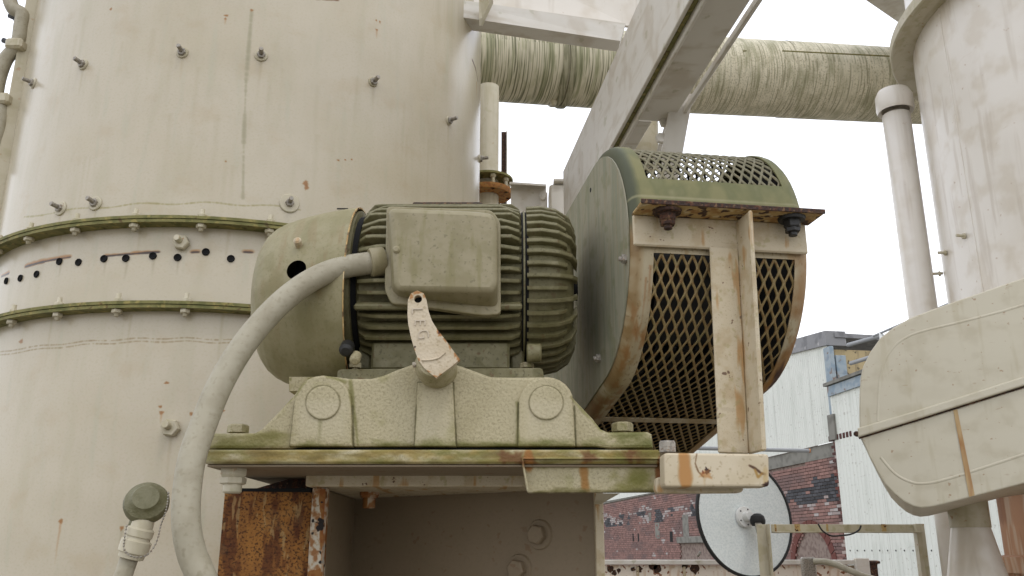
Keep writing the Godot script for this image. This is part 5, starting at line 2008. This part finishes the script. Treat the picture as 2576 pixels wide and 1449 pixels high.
func materials() -> void:
	var pitted := grain(11, 0.06, 4)
	var cast_grain := grain(12, 0.11, 3)
	var rust_grain := grain(13, 0.05, 5)
	# [seed, freq, octaves, low, high, colour, strength, stretch x, stretch y]
	var green := Color("6f7148")
	var rust := Color("8a4a1c")
	mat("cream", painted(512, 512, Color("cbc5b6"), [
		[1, 0.012, 4, 0.42, 0.85, Color("b3aa8e"), 0.6], [2, 0.03, 4, 0.55, 0.85, Color("a8a184"), 0.5, 1.0, 10.0],
		[3, 0.02, 5, 0.7, 0.86, Color("9d9a74"), 0.35], [4, 0.03, 4, 0.83, 0.88, Color("a0673a"), 0.6]]), 0.5, 0.9, pitted, 0.08)
	mat("beam_white", painted(512, 512, Color("d3d0ca"), [
		[5, 0.012, 4, 0.45, 0.85, Color("b8ae9f"), 0.6], [6, 0.03, 4, 0.62, 0.9, Color("b3a997"), 0.45, 6.0, 1.0],
		[7, 0.02, 5, 0.76, 0.86, Color("8f8d6a"), 0.35]]), 0.5, 1.3, pitted, 0.08)
	mat("mossy_edge", painted(256, 256, Color("7d7a4e"), [
		[8, 0.03, 4, 0.4, 0.8, Color("5c5f34"), 0.8], [9, 0.05, 4, 0.6, 0.8, Color("a89a62"), 0.7], [10, 0.05, 4, 0.72, 0.84, Color("4a3018"), 0.7]]), 0.75, 0.5, rust_grain, 0.15)
	mat("motor_paint", painted(512, 512, Color("969078"), [
		[21, 0.014, 4, 0.4, 0.8, Color("77724e"), 0.65], [22, 0.04, 4, 0.5, 0.8, Color("8a8462"), 0.5], [23, 0.02, 5, 0.58, 0.8, Color("aca592"), 0.65],
		[24, 0.09, 3, 0.68, 0.8, Color("57523a"), 0.5], [25, 0.03, 4, 0.78, 0.86, Color("6f4a2c"), 0.5]]), 0.6, 0.55, cast_grain, 0.12)
	mat("cover_paint", painted(512, 512, Color("a39c85"), [
		[26, 0.012, 4, 0.42, 0.8, Color("857f5c"), 0.65], [27, 0.05, 4, 0.55, 0.8, Color("8f8867"), 0.5], [28, 0.02, 4, 0.62, 0.85, Color("8d7351"), 0.5, 1.0, 4.0],
		[29, 0.12, 3, 0.68, 0.8, Color("6f6a4c"), 0.4]]), 0.6, 0.6, cast_grain, 0.05)
	mat("motor_lid", painted(512, 512, Color("a39c89"), [
		[31, 0.012, 4, 0.45, 0.8, Color("8c866a"), 0.6], [32, 0.05, 4, 0.55, 0.8, Color("958f74"), 0.5], [33, 0.09, 3, 0.74, 0.82, Color("6b6650"), 0.45], [34, 0.03, 4, 0.55, 0.85, Color("858058"), 0.5, 1.0, 5.0]]), 0.55, 0.7, cast_grain, 0.06)
	mat("hose_paint", painted(256, 256, Color("b5b0a3"), [
		[41, 0.02, 4, 0.4, 0.8, Color("9d9685"), 0.6], [42, 0.08, 3, 0.66, 0.8, Color("857d66"), 0.4]]), 0.6, 0.4, grain(14, 0.09, 3), 0.06)
	mat("rust_heavy", painted(512, 512, Color("a5743c"), [
		[51, 0.02, 4, 0.4, 0.75, Color("c08c48"), 0.7, 1.0, 4.0], [52, 0.015, 5, 0.5, 0.72, Color("55290f"), 0.75, 1.0, 3.0],
		[53, 0.1, 3, 0.6, 0.72, Color("3a1d0c"), 0.75], [54, 0.03, 4, 0.72, 0.82, Color("c9b48c"), 0.7, 1.0, 5.0], [55, 0.06, 4, 0.74, 0.82, Color("24160c"), 0.8]]), 0.85, 0.42, rust_grain, 0.25)
	mat("rust_edge", painted(256, 256, Color("9c6b34"), [
		[56, 0.02, 4, 0.42, 0.46, Color("d3cdc2"), 1.0, 1.0, 3.0], [57, 0.05, 4, 0.4, 0.7, Color("8d4d17"), 0.7], [58, 0.03, 3, 0.7, 0.74, Color("1c130e"), 1.0]]), 0.8, 0.35, rust_grain, 0.2)
	mat("rusty_steel", painted(256, 256, Color("3f2a1f"), [
		[61, 0.03, 4, 0.45, 0.75, Color("6d3f22"), 0.8], [62, 0.08, 3, 0.6, 0.8, Color("1f1815"), 0.8], [63, 0.03, 4, 0.7, 0.8, Color("a98a5e"), 0.6]]), 0.8, 0.15, rust_grain, 0.2)
	mat("rust_cream", painted(512, 512, Color("c9bfab"), [
		[64, 0.016, 4, 0.46, 0.8, Color("b19f80"), 0.6], [65, 0.02, 4, 0.66, 0.82, Color("a9793f"), 0.65, 1.0, 7.0], [66, 0.025, 5, 0.82, 0.85, Color("4a2a18"), 0.9], [67, 0.03, 4, 0.68, 0.85, Color("9a9262"), 0.45], [68, 0.2, 2, 0.74, 0.84, Color("7d6c50"), 0.35]]), 0.6, 0.5, pitted, 0.12)
	mat("guard_plate", painted(512, 512, Color("a19e90"), [
		[71, 0.03, 3, 0.4, 0.75, Color("868a78"), 0.75, 1.0, 14.0], [72, 0.06, 3, 0.6, 0.85, Color("a3957c"), 0.6, 1.0, 18.0], [73, 0.015, 4, 0.6, 0.85, Color("7c7f5c"), 0.5]]), 0.55, 0.6, pitted, 0.05)
	mat("mesh_paint", painted(256, 256, Color("a3906a"), [
		[81, 0.03, 4, 0.45, 0.75, Color("7f6a42"), 0.7], [82, 0.06, 3, 0.62, 0.78, Color("8a5a2c"), 0.7], [83, 0.02, 4, 0.6, 0.8, Color("8c8a62"), 0.6]]), 0.65, 0.25, rust_grain, 0.1)
	mat("mesh_green", painted(256, 256, Color("96907a"), [
		[84, 0.03, 4, 0.45, 0.75, Color("747356"), 0.7], [85, 0.06, 3, 0.62, 0.78, Color("7d6a45"), 0.6]]), 0.65, 0.25, rust_grain, 0.1)
	mat("dull_studs", painted(128, 128, Color("a19c93"), [[91, 0.05, 4, 0.5, 0.75, Color("6f6b65"), 0.8], [92, 0.08, 3, 0.7, 0.8, Color("6d4526"), 0.7]]), 0.5, 0.08, null, 0.0, 0.35)
	mat("galvanised", painted(512, 512, Color("e2e8e6"), [
		[93, 0.05, 3, 0.42, 0.62, Color("d0d8d7"), 0.8], [94, 0.02, 3, 0.6, 0.8, Color("e9eeec"), 0.8], [95, 0.1, 2, 0.75, 0.85, Color("97a3a4"), 0.6]]), 0.55, 0.5)
	mat("white_cladding", painted(512, 512, Color("d6d8d2"), [
		[96, 0.02, 4, 0.5, 0.85, Color("c3c6bf"), 0.6, 1.0, 8.0], [97, 0.06, 3, 0.8, 0.86, Color("8a857a"), 0.5]]), 0.6, 4.0)
	mat("grey_flashing", painted(128, 128, Color("85868a"), [[98, 0.05, 3, 0.5, 0.8, Color("5f6064"), 0.7], [99, 0.05, 3, 0.75, 0.85, Color("c8c8c8"), 0.8]]), 0.6, 2.5)
	mat("blue_steel", painted(128, 128, Color("98a6b0"), [[101, 0.05, 3, 0.5, 0.8, Color("748a9e"), 0.7], [102, 0.05, 3, 0.75, 0.85, Color("6b4a38"), 0.8]]), 0.6, 2.0)
	mat("yellow_sheet", painted(256, 256, Color("b3a27c"), [[103, 0.04, 3, 0.5, 0.8, Color("6b5f48"), 0.85, 1.0, 8.0], [104, 0.05, 3, 0.75, 0.85, Color("3b3528"), 0.8]]), 0.7, 2.5)
	mat("mortar", painted(256, 256, Color("8f8078"), [[105, 0.05, 4, 0.4, 0.8, Color("6b5a54"), 0.8]]), 0.95, 2.0)
	mat("concrete", painted(512, 512, Color("86827a"), [[106, 0.02, 5, 0.4, 0.8, Color("6b6861"), 0.8], [107, 0.08, 3, 0.6, 0.8, Color("9a968c"), 0.5]]), 0.95, 6.0)
	mat("slate_band", painted(128, 128, Color("86857f"), [[108, 0.06, 4, 0.4, 0.8, Color("6a6963"), 0.8]]), 0.9, 2.5)
	mat("rust_orange", painted(256, 256, Color("b98a66"), [[109, 0.02, 4, 0.45, 0.8, Color("8f603e"), 0.8, 1.0, 6.0], [110, 0.03, 4, 0.6, 0.8, Color("cdb9a4"), 0.8, 1.0, 8.0]]), 0.7, 1.2, pitted, 0.1)
	mat("cap_paint", painted(256, 256, Color("8a8b76"), [[111, 0.03, 4, 0.45, 0.8, Color("6f7050"), 0.7], [112, 0.08, 3, 0.6, 0.8, Color("a3a08e"), 0.5]]), 0.6, 0.2, cast_grain, 0.1)
	mat("pedestal_paint", painted(512, 512, Color("988a75"), [
		[211, 0.01, 4, 0.42, 0.8, Color("93866f"), 0.7], [212, 0.1, 3, 0.6, 0.8, Color("8a7e69"), 0.4], [213, 0.03, 4, 0.78, 0.86, Color("7d5434"), 0.6]]), 0.6, 0.7, pitted, 0.06)
	mat("rust_tan", painted(256, 256, Color("b79c68"), [
		[214, 0.03, 4, 0.45, 0.8, Color("8f6434"), 0.7], [215, 0.035, 4, 0.62, 0.68, Color("3b2417"), 0.95], [216, 0.03, 4, 0.66, 0.8, Color("d0c4a4"), 0.7]]), 0.75, 0.3, rust_grain, 0.15)
	plain("interior_shade", Color("2a2825"), 0.9)  # near black, puts the shade inside the guard into the colour
	plain("rubber", Color("1d1c1b"), 0.7)
	plain("void", Color("0c0c0c"), 0.95)
	plain("dark_steel", Color("2b2a28"), 0.5, 0.3)
	plain("white_plastic", Color("dcdcd8"), 0.5)
	plain("letter_paint", Color("bdb09c"), 0.6)
	plain("pipe_grey", Color("8f9192"), 0.5)
	plain("tan_steel", Color("b6794c"), 0.8)
	var br := StandardMaterial3D.new()
	br.resource_name = "brick"
	br.vertex_color_use_as_albedo = true
	br.roughness = 0.95
	M["brick"] = br

# the castings at the front: planar paint with moss, rust runs and chips where they are
func front_paint() -> void:
	var w := 1024
	var im := painted(w, w, Color("c3b99f"), [
		[121, 0.008, 4, 0.42, 0.85, Color("b3a98c"), 0.6], [122, 0.16, 3, 0.56, 0.76, Color("9f967a"), 0.45], [123, 0.26, 2, 0.7, 0.84, Color("6b6450"), 0.4],
		[124, 0.01, 5, 0.66, 0.85, Color("9a9567"), 0.45]])
	var k := func(px: float, py: float, d := 1.9) -> Vector2: return front_at(at(px, py, d)) * w
	var moss := Color("6f7038")
	# moss creeping up from the joint and down from the shoulders
	for i in 90:
		var px := rng.randf_range(515, 1645)
		var p: Vector2 = k.call(px, 1127 - absf(rng.randfn(0, 9)))
		dab(im, p, rng.randf_range(6, 22), rng.randf_range(3, 8), moss, rng.randf_range(0.2, 0.42), 0.8, 0.5)
	for i in 30:
		var p: Vector2 = k.call(rng.randf_range(515, 720), rng.randf_range(1090, 1126))
		dab(im, p, rng.randf_range(8, 22), rng.randf_range(4, 9), Color("7d7840"), 0.4, 0.8, 0.5)
	for i in 24:
		var p: Vector2 = k.call(rng.randf_range(1540, 1640), rng.randf_range(1086, 1118))
		dab(im, p, rng.randf_range(6, 16), rng.randf_range(3, 7), moss, 0.4, 0.8, 0.5)
	for e in [[742, 1000, 770, 957], [640, 1088, 735, 1000], [880, 955, 900, 1120], [1435, 1000, 1515, 1085], [1300, 1010, 1302, 1120], [822, 947, 870, 960]]:
		stroke(im, [k.call(e[0], e[1]), k.call(e[2], e[3])], 6.0, Color("85824e"), 0.35)
	for e in [[742, 1010, 730, 1126], [887, 1020, 889, 1126], [1303, 1012, 1302, 1126], [1444, 1020, 1448, 1126], [1050, 962, 1042, 1126], [1140, 962, 1148, 1126], [1050, 962, 1140, 962]]:
		stroke(im, [k.call(e[0], e[1]), k.call(e[2], e[3])], 2.2, Color("5a5534"), 0.75)
	for c in [Vector2(814, 1014), Vector2(1373, 1015)]:
		var ring := []
		for i in 33:
			ring.append(k.call(c.x + 43 * cos(TAU * i / 32), c.y + 43 * sin(TAU * i / 32)))
		stroke(im, ring, 1.8, Color("6d6748"), 0.7)
	for e in [[1050, 966, 1142, 1112], [748, 1000, 880, 1112], [1312, 1000, 1438, 1112]]:
		var p0: Vector2 = k.call(e[0], e[1])
		var p1: Vector2 = k.call(e[2], e[3])
		for y in range(int(p0.y), int(p1.y)):
			for x in range(int(p0.x), int(p1.x)):
				im.set_pixel(x, y, im.get_pixel(x, y).lerp(Color("d3cab8"), 0.4 * clampf(minf(minf(x - p0.x, p1.x - x), minf(y - p0.y, p1.y - y)) / 12.0, 0.0, 1.0)))
	drip(im, k.call(808, 1058), 9, 60, Color("7d7a52"), 0.6)
	# the platform edge and the tab below it
	for i in 160:
		var p: Vector2 = k.call(rng.randf_range(515, 1660), rng.randf_range(1131, 1164), 1.86)
		dab(im, p, rng.randf_range(8, 26), rng.randf_range(3, 7), [Color("8a7a3a"), Color("75702f"), Color("a38a48"), Color("6a5a28")][i % 4], 0.45, 0.8, 0.6)
	for e in [[1270, 1148], [1300, 1152], [1330, 1160], [1480, 1150], [1580, 1145], [1612, 1150]]:
		dab(im, k.call(e[0], e[1], 1.86), 12, 10, Color("6e431b"), 0.75, 1.0, 0.8)
	stroke(im, [k.call(1468, 1165, 1.86), k.call(1474, 1232, 1.86)], 12.0, Color("a3773c"), 0.5)
	stroke(im, [k.call(1328, 1135, 1.86), k.call(1330, 1180, 1.86)], 12.0, Color("a06c30"), 0.6)
	stroke(im, [k.call(1660, 1150, 1.86), k.call(1664, 1236, 1.86)], 10.0, Color("8d5a2c"), 0.6)
	for i in 26:
		dab(im, k.call(rng.randf_range(1540, 1640), rng.randf_range(1135, 1240), 1.86), rng.randf_range(7, 17), rng.randf_range(7, 14), Color("7c7a34"), 0.35, 0.8, 0.5)
	for i in 22:
		dab(im, k.call(rng.randf_range(1345, 1665), rng.randf_range(1228, 1240), 1.86), rng.randf_range(6, 16), 4, Color("6c6538"), 0.5, 0.8, 0.6)
	mat("casting", im, 0.65, 0.0, null, 0.0)
	var m: StandardMaterial3D = M["casting"]
	m.heightmap_enabled = true
	m.heightmap_texture = ImageTexture.create_from_image(Image.create_from_data(w, w, false, Image.FORMAT_L8, noise_bytes(w, w, 15, 0.17, 3)))
	m.heightmap_scale = 0.12

func silo_paint(c: Vector3, R: float) -> void:
	var w := 1024
	var im := painted(w, w, Color("cec7ba"), [
		[131, 0.005, 4, 0.4, 0.9, Color("c2b8a2"), 0.38], [132, 0.03, 4, 0.5, 0.9, Color("c1bba8"), 0.4, 1.0, 6.0],
		[133, 0.012, 5, 0.6, 0.9, Color("bfae94"), 0.28], [134, 0.05, 3, 0.62, 0.9, Color("bdbfb0"), 0.3, 1.0, 10.0], [135, 0.25, 2, 0.6, 0.84, Color("b6ab96"), 0.22]])
	var k := func(px: float, py: float) -> Vector2: return silo_uv(on_tube(px, py, c, R), c) * w
	var rust := Color("96622e")
	for e in [[568, 38, 4, 3], [566, 46, 2, 3], [632, 25, 3, 4], [278, 22, 3, 4], [946, 50, 2, 3], [955, 54, 2, 4], [947, 74, 3, 3], [850, 402, 3, 2], [868, 401, 2, 2], [884, 400, 2, 2], [768, 460, 5, 7], [770, 470, 4, 7], [1107, 570, 2, 3], [52, 858, 6, 5], [402, 1022, 3, 3], [152, 1310, 4, 5], [405, 1037, 4, 4], [480, 1040, 3, 4], [305, 1328, 3, 5], [322, 1340, 3, 6], [418, 962, 4, 3], [567, 405, 2, 2], [560, 1032, 3, 2]]:
		dab(im, k.call(e[0], e[1]), maxf(e[2] * 0.65, 1.3), maxf(e[3] * 0.65, 1.4), rust, 0.8, 0.6)
	for e in [[152, 1310, 4, 55], [305, 1332, 5, 34], [322, 1345, 4, 30], [405, 1040, 3, 14], [566, 46, 3, 12], [947, 78, 3, 14], [455, 620, 6, 12], [655, 150, 8, 12], [385, 652, 6, 25], [317, 660, 6, 28], [447, 656, 5, 22], [150, 664, 5, 20], [262, 658, 5, 20]]:
		drip(im, k.call(e[0], e[1]), e[2] * 0.7, e[3], [Color("a8703c"), Color("a09884")][0 if e[2] < 5 else 1], 0.6)
	# torn seam with a dark crack and bare rust along the middle band
	for e in [[0, 695, 20, 686], [60, 670, 110, 656], [110, 656, 175, 645], [262, 643, 330, 637], [330, 637, 400, 632], [480, 633, 500, 632], [612, 632, 636, 633], [735, 640, 800, 645]]:
		stroke(im, [k.call(e[0], e[1] - 2), k.call(e[2], e[3] - 2)], 6.0, Color("b07a42"), 0.55)
		stroke(im, [k.call(e[0], e[1]), k.call(e[2], e[3])], 2.4, Color("2a1c14"), 1.0)
	var seam := []
	for i in 30:
		seam.append(k.call(60 + i * 24, 545 - 35.0 * (1.0 - pow((i * 24 - 420.0) / 420.0, 2.0)) + 3 * sin(i * 0.9)))
	stroke(im, seam, 2.2, Color("98925e"), 0.7, 0.35)
	for off in [0, 8]:
		var weld := []
		for i in 32:
			weld.append(k.call(i * 26, 850 + off + 34.0 * pow((i * 26 - 430.0) / 430.0, 2.0) + 2 * sin(i * 1.3)))
		stroke(im, weld, 1.5, Color("8b7650"), 0.75, 0.4)
	stroke(im, [k.call(632, 28), k.call(618, 200), k.call(612, 360), k.call(610, 500)], 3.5, Color("a6a28a"), 0.6, 0.2)
	stroke(im, [k.call(1188, 150), k.call(1196, 170), k.call(1202, 205)], 5.0, Color("4a2a1c"), 1.0)
	drip(im, k.call(1199, 205), 6, 40, Color("a5713f"), 0.7)
	stroke(im, [k.call(795, -4), k.call(850, -2)], 4.0, Color("6b4026"), 1.0)
	for e in [[85, 210], [210, 165], [459, 138], [657, 145], [938, 212], [1128, 308], [153, 530], [240, 518], [430, 1092], [150, 590], [350, 580], [575, 580], [130, 800], [330, 792], [560, 790]]:
		drip(im, k.call(e[0], e[1]), rng.randf_range(3, 6), rng.randf_range(30, 80), Color("a8997a"), 0.4)
	for i in 26:
		drip(im, k.call(rng.randf_range(10, 1150), rng.randf_range(20, 440)), rng.randf_range(3, 9), rng.randf_range(60, 170), Color("b0a78c"), 0.22)
	mat("silo", im, 0.26, 0.0, ImageTexture.create_from_image(Image.create_from_data(512, 512, false, Image.FORMAT_L8, noise_bytes(512, 512, 139, 0.012, 2))), 0.35)

func silo_uv(p: Vector3, c: Vector3) -> Vector2:
	var a := atan2(p.x - c.x, p.z - c.z) - deg_to_rad(17.0)      # faces the yard
	return Vector2(clampf(0.5 + a / PI, 0.002, 0.998), clampf((3.9 - p.y) / 2.6, 0.002, 0.998))

func guard_paint() -> void:      # across the width, then along the sheet from the top, over the nose and under
	var w := 256
	var h := 1024
	var im := painted(w, h, Color("c9bea8"), [
		[141, 0.014, 4, 0.42, 0.8, Color("b3a489"), 0.7], [142, 0.05, 4, 0.62, 0.8, Color("a8895c"), 0.5], [143, 0.15, 3, 0.7, 0.8, Color("7d6a4c"), 0.5]])
	var s_top := int(h * (0.458 + 0.9) / 2.7)
	var nz := noise_bytes(w, h, 144, 0.02, 4)
	for y in h:
		var t := clampf((s_top + 14.0 - y) / 20.0, 0.0, 1.0)
		for x in w:
			var n := nz[y * w + x] / 255.0
			var c := im.get_pixel(x, y)
			var g := Color("848257").lerp(Color("6a6e42"), clampf(n * 2.2 - 0.7, 0, 1)).lerp(Color("9a9474"), clampf(n * 3.0 - 2.0, 0, 1) * 0.7)
			c = c.lerp(g, t)
			# rust along the right edge and toward the underside
			var e := clampf((x / float(w) - 0.86 + (n - 0.5) * 0.25) * 12.0, 0.0, 1.0) * (1.0 - t)
			c = c.lerp(Color("7a4a28").lerp(Color("b08a52"), n), e * clampf((y - h * 0.5) / (h * 0.2) + 0.35, 0.2, 0.8))
			var under := clampf((y - h * 0.63) / (h * 0.12), 0.0, 1.0) * clampf(n * 3.0 - 0.9, 0.0, 1.0)
			c = c.lerp(Color("a58a58"), under * 0.5)
			var le := clampf((0.062 - x / float(w)) * 30.0, 0.0, 1.0)
			c = c.lerp(Color("3b4128"), le * t * 0.8)
			c = c.lerp(Color("8a6a3c"), le * (1.0 - t) * clampf(n * 2.4 - 0.6, 0, 1) * 0.7)
			im.set_pixel(x, y, c)
	for i in 12:
		drip(im, Vector2(rng.randf_range(8, 250), s_top + rng.randf_range(38, 56)), rng.randf_range(3, 7), rng.randf_range(20, 60), Color("9a5f30"), 0.6)
	dab(im, Vector2(244, s_top + 150), 8, 26, Color("43261a"), 0.9, 0.8)
	dab(im, Vector2(236, s_top + 165), 8, 22, Color("b3823e"), 0.9, 0.8)
	for i in 30:
		dab(im, Vector2(rng.randf_range(4, 30), s_top + rng.randf_range(60, 330)), 4, 8, Color("9a6a38"), 0.5, 0.9)
	stroke(im, [Vector2(0, s_top - 22), Vector2(256, s_top - 22)], 2.0, Color("a5a284"), 0.6)
	mat("guard_band", im, 0.6, 0.0)

func duct_paint() -> void:       # along the duct, then round it; grime has run down it in threads
	var im := painted(1024, 512, Color("d9d4c2"), [
		[151, 0.02, 4, 0.4, 0.8, Color("aeab93"), 0.6], [152, 0.2, 3, 0.52, 0.72, Color("87846c"), 0.7, 1.0, 22.0], [153, 0.24, 3, 0.55, 0.7, Color("d4cdb9"), 0.7, 1.0, 26.0],
		[154, 0.03, 4, 0.55, 0.85, Color("8f8f72"), 0.45, 1.0, 5.0], [155, 0.2, 2, 0.6, 0.75, Color("8a846a"), 0.5]])
	cap_strip(im)
	mat("duct", im, 0.7, 0.0, null)
	var im2 := painted(1024, 512, Color("cfcbb8"), [
		[156, 0.02, 4, 0.4, 0.85, Color("a5a588"), 0.6], [157, 0.13, 3, 0.48, 0.66, Color("6c6d55"), 0.85, 1.0, 20.0], [158, 0.16, 3, 0.55, 0.7, Color("d6d0bf"), 0.8, 1.0, 24.0],
		[159, 0.02, 4, 0.58, 0.8, Color("747956"), 0.55, 1.0, 8.0]])
	mat("duct_dirty", im2, 0.7, 0.0, null)

func cap_strip(im: Image) -> void:       # the lap sheet along the top has kept its paint
	for y in range(84, 172):
		var t := 0.8 * clampf(minf(y - 84, 172 - y) / 10.0, 0.0, 1.0)
		for x in im.get_width():
			im.set_pixel(x, y, im.get_pixel(x, y).lerp(Color("c9c6bb"), t))

func extra_paint() -> void:
	mat("casting_plain", painted(512, 512, Color("bdb49b"), [
		[171, 0.016, 4, 0.42, 0.8, Color("a39b74"), 0.7], [172, 0.14, 3, 0.58, 0.72, Color("8f8767"), 0.55], [173, 0.03, 4, 0.66, 0.8, Color("7d7a45"), 0.6]]), 0.65, 0.5, M["casting"].heightmap_texture, 0.05)
	# white paint of the toe block and the lever, with its chips and runs
	var w := 1024
	var im := painted(w, w, Color("d8cdb8"), [
		[181, 0.01, 4, 0.45, 0.8, Color("c4b69a"), 0.6], [182, 0.1, 3, 0.68, 0.8, Color("a8987c"), 0.5]])
	var k := func(px: float, py: float, d := 1.715) -> Vector2: return front_at(at(px, py, d)) * w
	stroke(im, [k.call(1720, 1140), k.call(1722, 1180), k.call(1726, 1226)], 16.0, Color("b98950"), 0.55)
	stroke(im, [k.call(1714, 1140), k.call(1722, 1226)], 8.0, Color("b98950"), 0.5)
	stroke(im, [k.call(1752, 1140), k.call(1748, 1165), k.call(1756, 1186), k.call(1770, 1200)], 1.6, Color("6b4a2a"), 0.9)
	dab(im, k.call(1778, 1184), 3.5, 4.5, Color("2b1612"), 1.0, 1.0, 2.0)
	dab(im, k.call(1768, 1188), 2.0, 2.5, Color("6b2a12"), 1.0, 1.0)
	dab(im, k.call(1775, 1192), 8, 6, Color("b5793a"), 0.6, 1.0)
	drip(im, k.call(1770, 1194), 5, 22, Color("b08850"), 0.5)
	stroke(im, [k.call(1884, 1170), k.call(1900, 1178), k.call(1914, 1190), k.call(1926, 1192)], 2.6, Color("4a2c18"), 1.0)
	stroke(im, [k.call(1898, 1180), k.call(1906, 1200), k.call(1918, 1188)], 3.5, Color("a5803c"), 0.8)
	for i in 8:
		dab(im, k.call(1925, 1180 + i * 6), 4, 5, Color("c0a878"), 0.4)
	dab(im, k.call(1930, 1219), 6, 5, Color("3a1f16"), 1.0, 0.7)
	for e in [[1048, 735, 8, 3], [1034, 745, 3, 5], [1068, 742, 3, 5], [1102, 832, 3, 4], [1108, 840, 4, 4], [1120, 852, 3, 5], [1132, 868, 3, 6], [1146, 888, 3, 7], [1153, 900, 3, 6], [1052, 905, 2, 4], [1030, 852, 2, 4], [1074, 934, 5, 2], [1090, 946, 6, 2], [1112, 942, 6, 2], [1040, 880, 2, 4]]:
		dab(im, k.call(e[0], e[1], 1.8), e[2], e[3], Color("a5692f"), 0.75, 0.8)
	dab(im, k.call(1104, 835, 1.8), 2, 3, Color("4a2410"), 1.0)
	dab(im, k.call(1043, 872, 1.8), 1.5, 2, Color("2a1a10"), 1.0)
	mat("toe_paint", im, 0.6, 0.0)
	mat("lever_paint", im, 0.65, 0.0, M["casting"].heightmap_texture, 0.1)
	var m: StandardMaterial3D = M["lever_paint"]
	m.albedo_texture = M["toe_paint"].albedo_texture
	mat("rust_streak", painted(256, 256, Color("bfa67c"), [[202, 0.03, 4, 0.4, 0.7, Color("99683a"), 0.8, 1.0, 6.0], [203, 0.04, 3, 0.55, 0.75, Color("c9bb9c"), 0.8, 1.0, 8.0]]), 0.7, 0.5)
	plain("brick_plain", Color("663a32"), 0.95)
	plain("brick_dark", Color("4c2f2a"), 0.95)
	plain("brick_pale", Color("a3948c"), 0.95)
	mat("tank_paint", painted(512, 512, Color("dcd7cf"), [
		[191, 0.012, 4, 0.45, 0.85, Color("c3b8a6"), 0.6], [192, 0.03, 4, 0.6, 0.85, Color("b5a999"), 0.5, 1.0, 12.0], [193, 0.05, 3, 0.9, 0.93, Color("9a7a5c"), 0.5]]), 0.3, 1.6)
	mat("housing_paint", painted(512, 512, Color("cbc6b6"), [
		[194, 0.012, 4, 0.45, 0.85, Color("b5ad98"), 0.6], [195, 0.03, 4, 0.66, 0.9, Color("b0a68a"), 0.4, 1.0, 10.0], [196, 0.05, 3, 0.86, 0.9, Color("8a6040"), 0.7]]), 0.5, 0.9)
	mat("panel_paint", painted(512, 512, Color("e8dfd4"), [
		[197, 0.02, 4, 0.5, 0.8, Color("c7ad92"), 0.7, 1.0, 8.0], [198, 0.014, 4, 0.74, 0.77, Color("7a4526"), 0.85]]), 0.6, 0.6)
	mat("duct_dirty_plain", painted(256, 256, Color("a8a48c"), [[199, 0.06, 4, 0.45, 0.7, Color("6c6c50"), 0.8, 1.0, 8.0]]), 0.7, 0.5)
	mat("rust_edge_plain", painted(256, 256, Color("a8763c"), [[200, 0.04, 4, 0.45, 0.7, Color("7d4a20"), 0.8], [201, 0.05, 3, 0.65, 0.8, Color("8a8457"), 0.8]]), 0.8, 0.4)
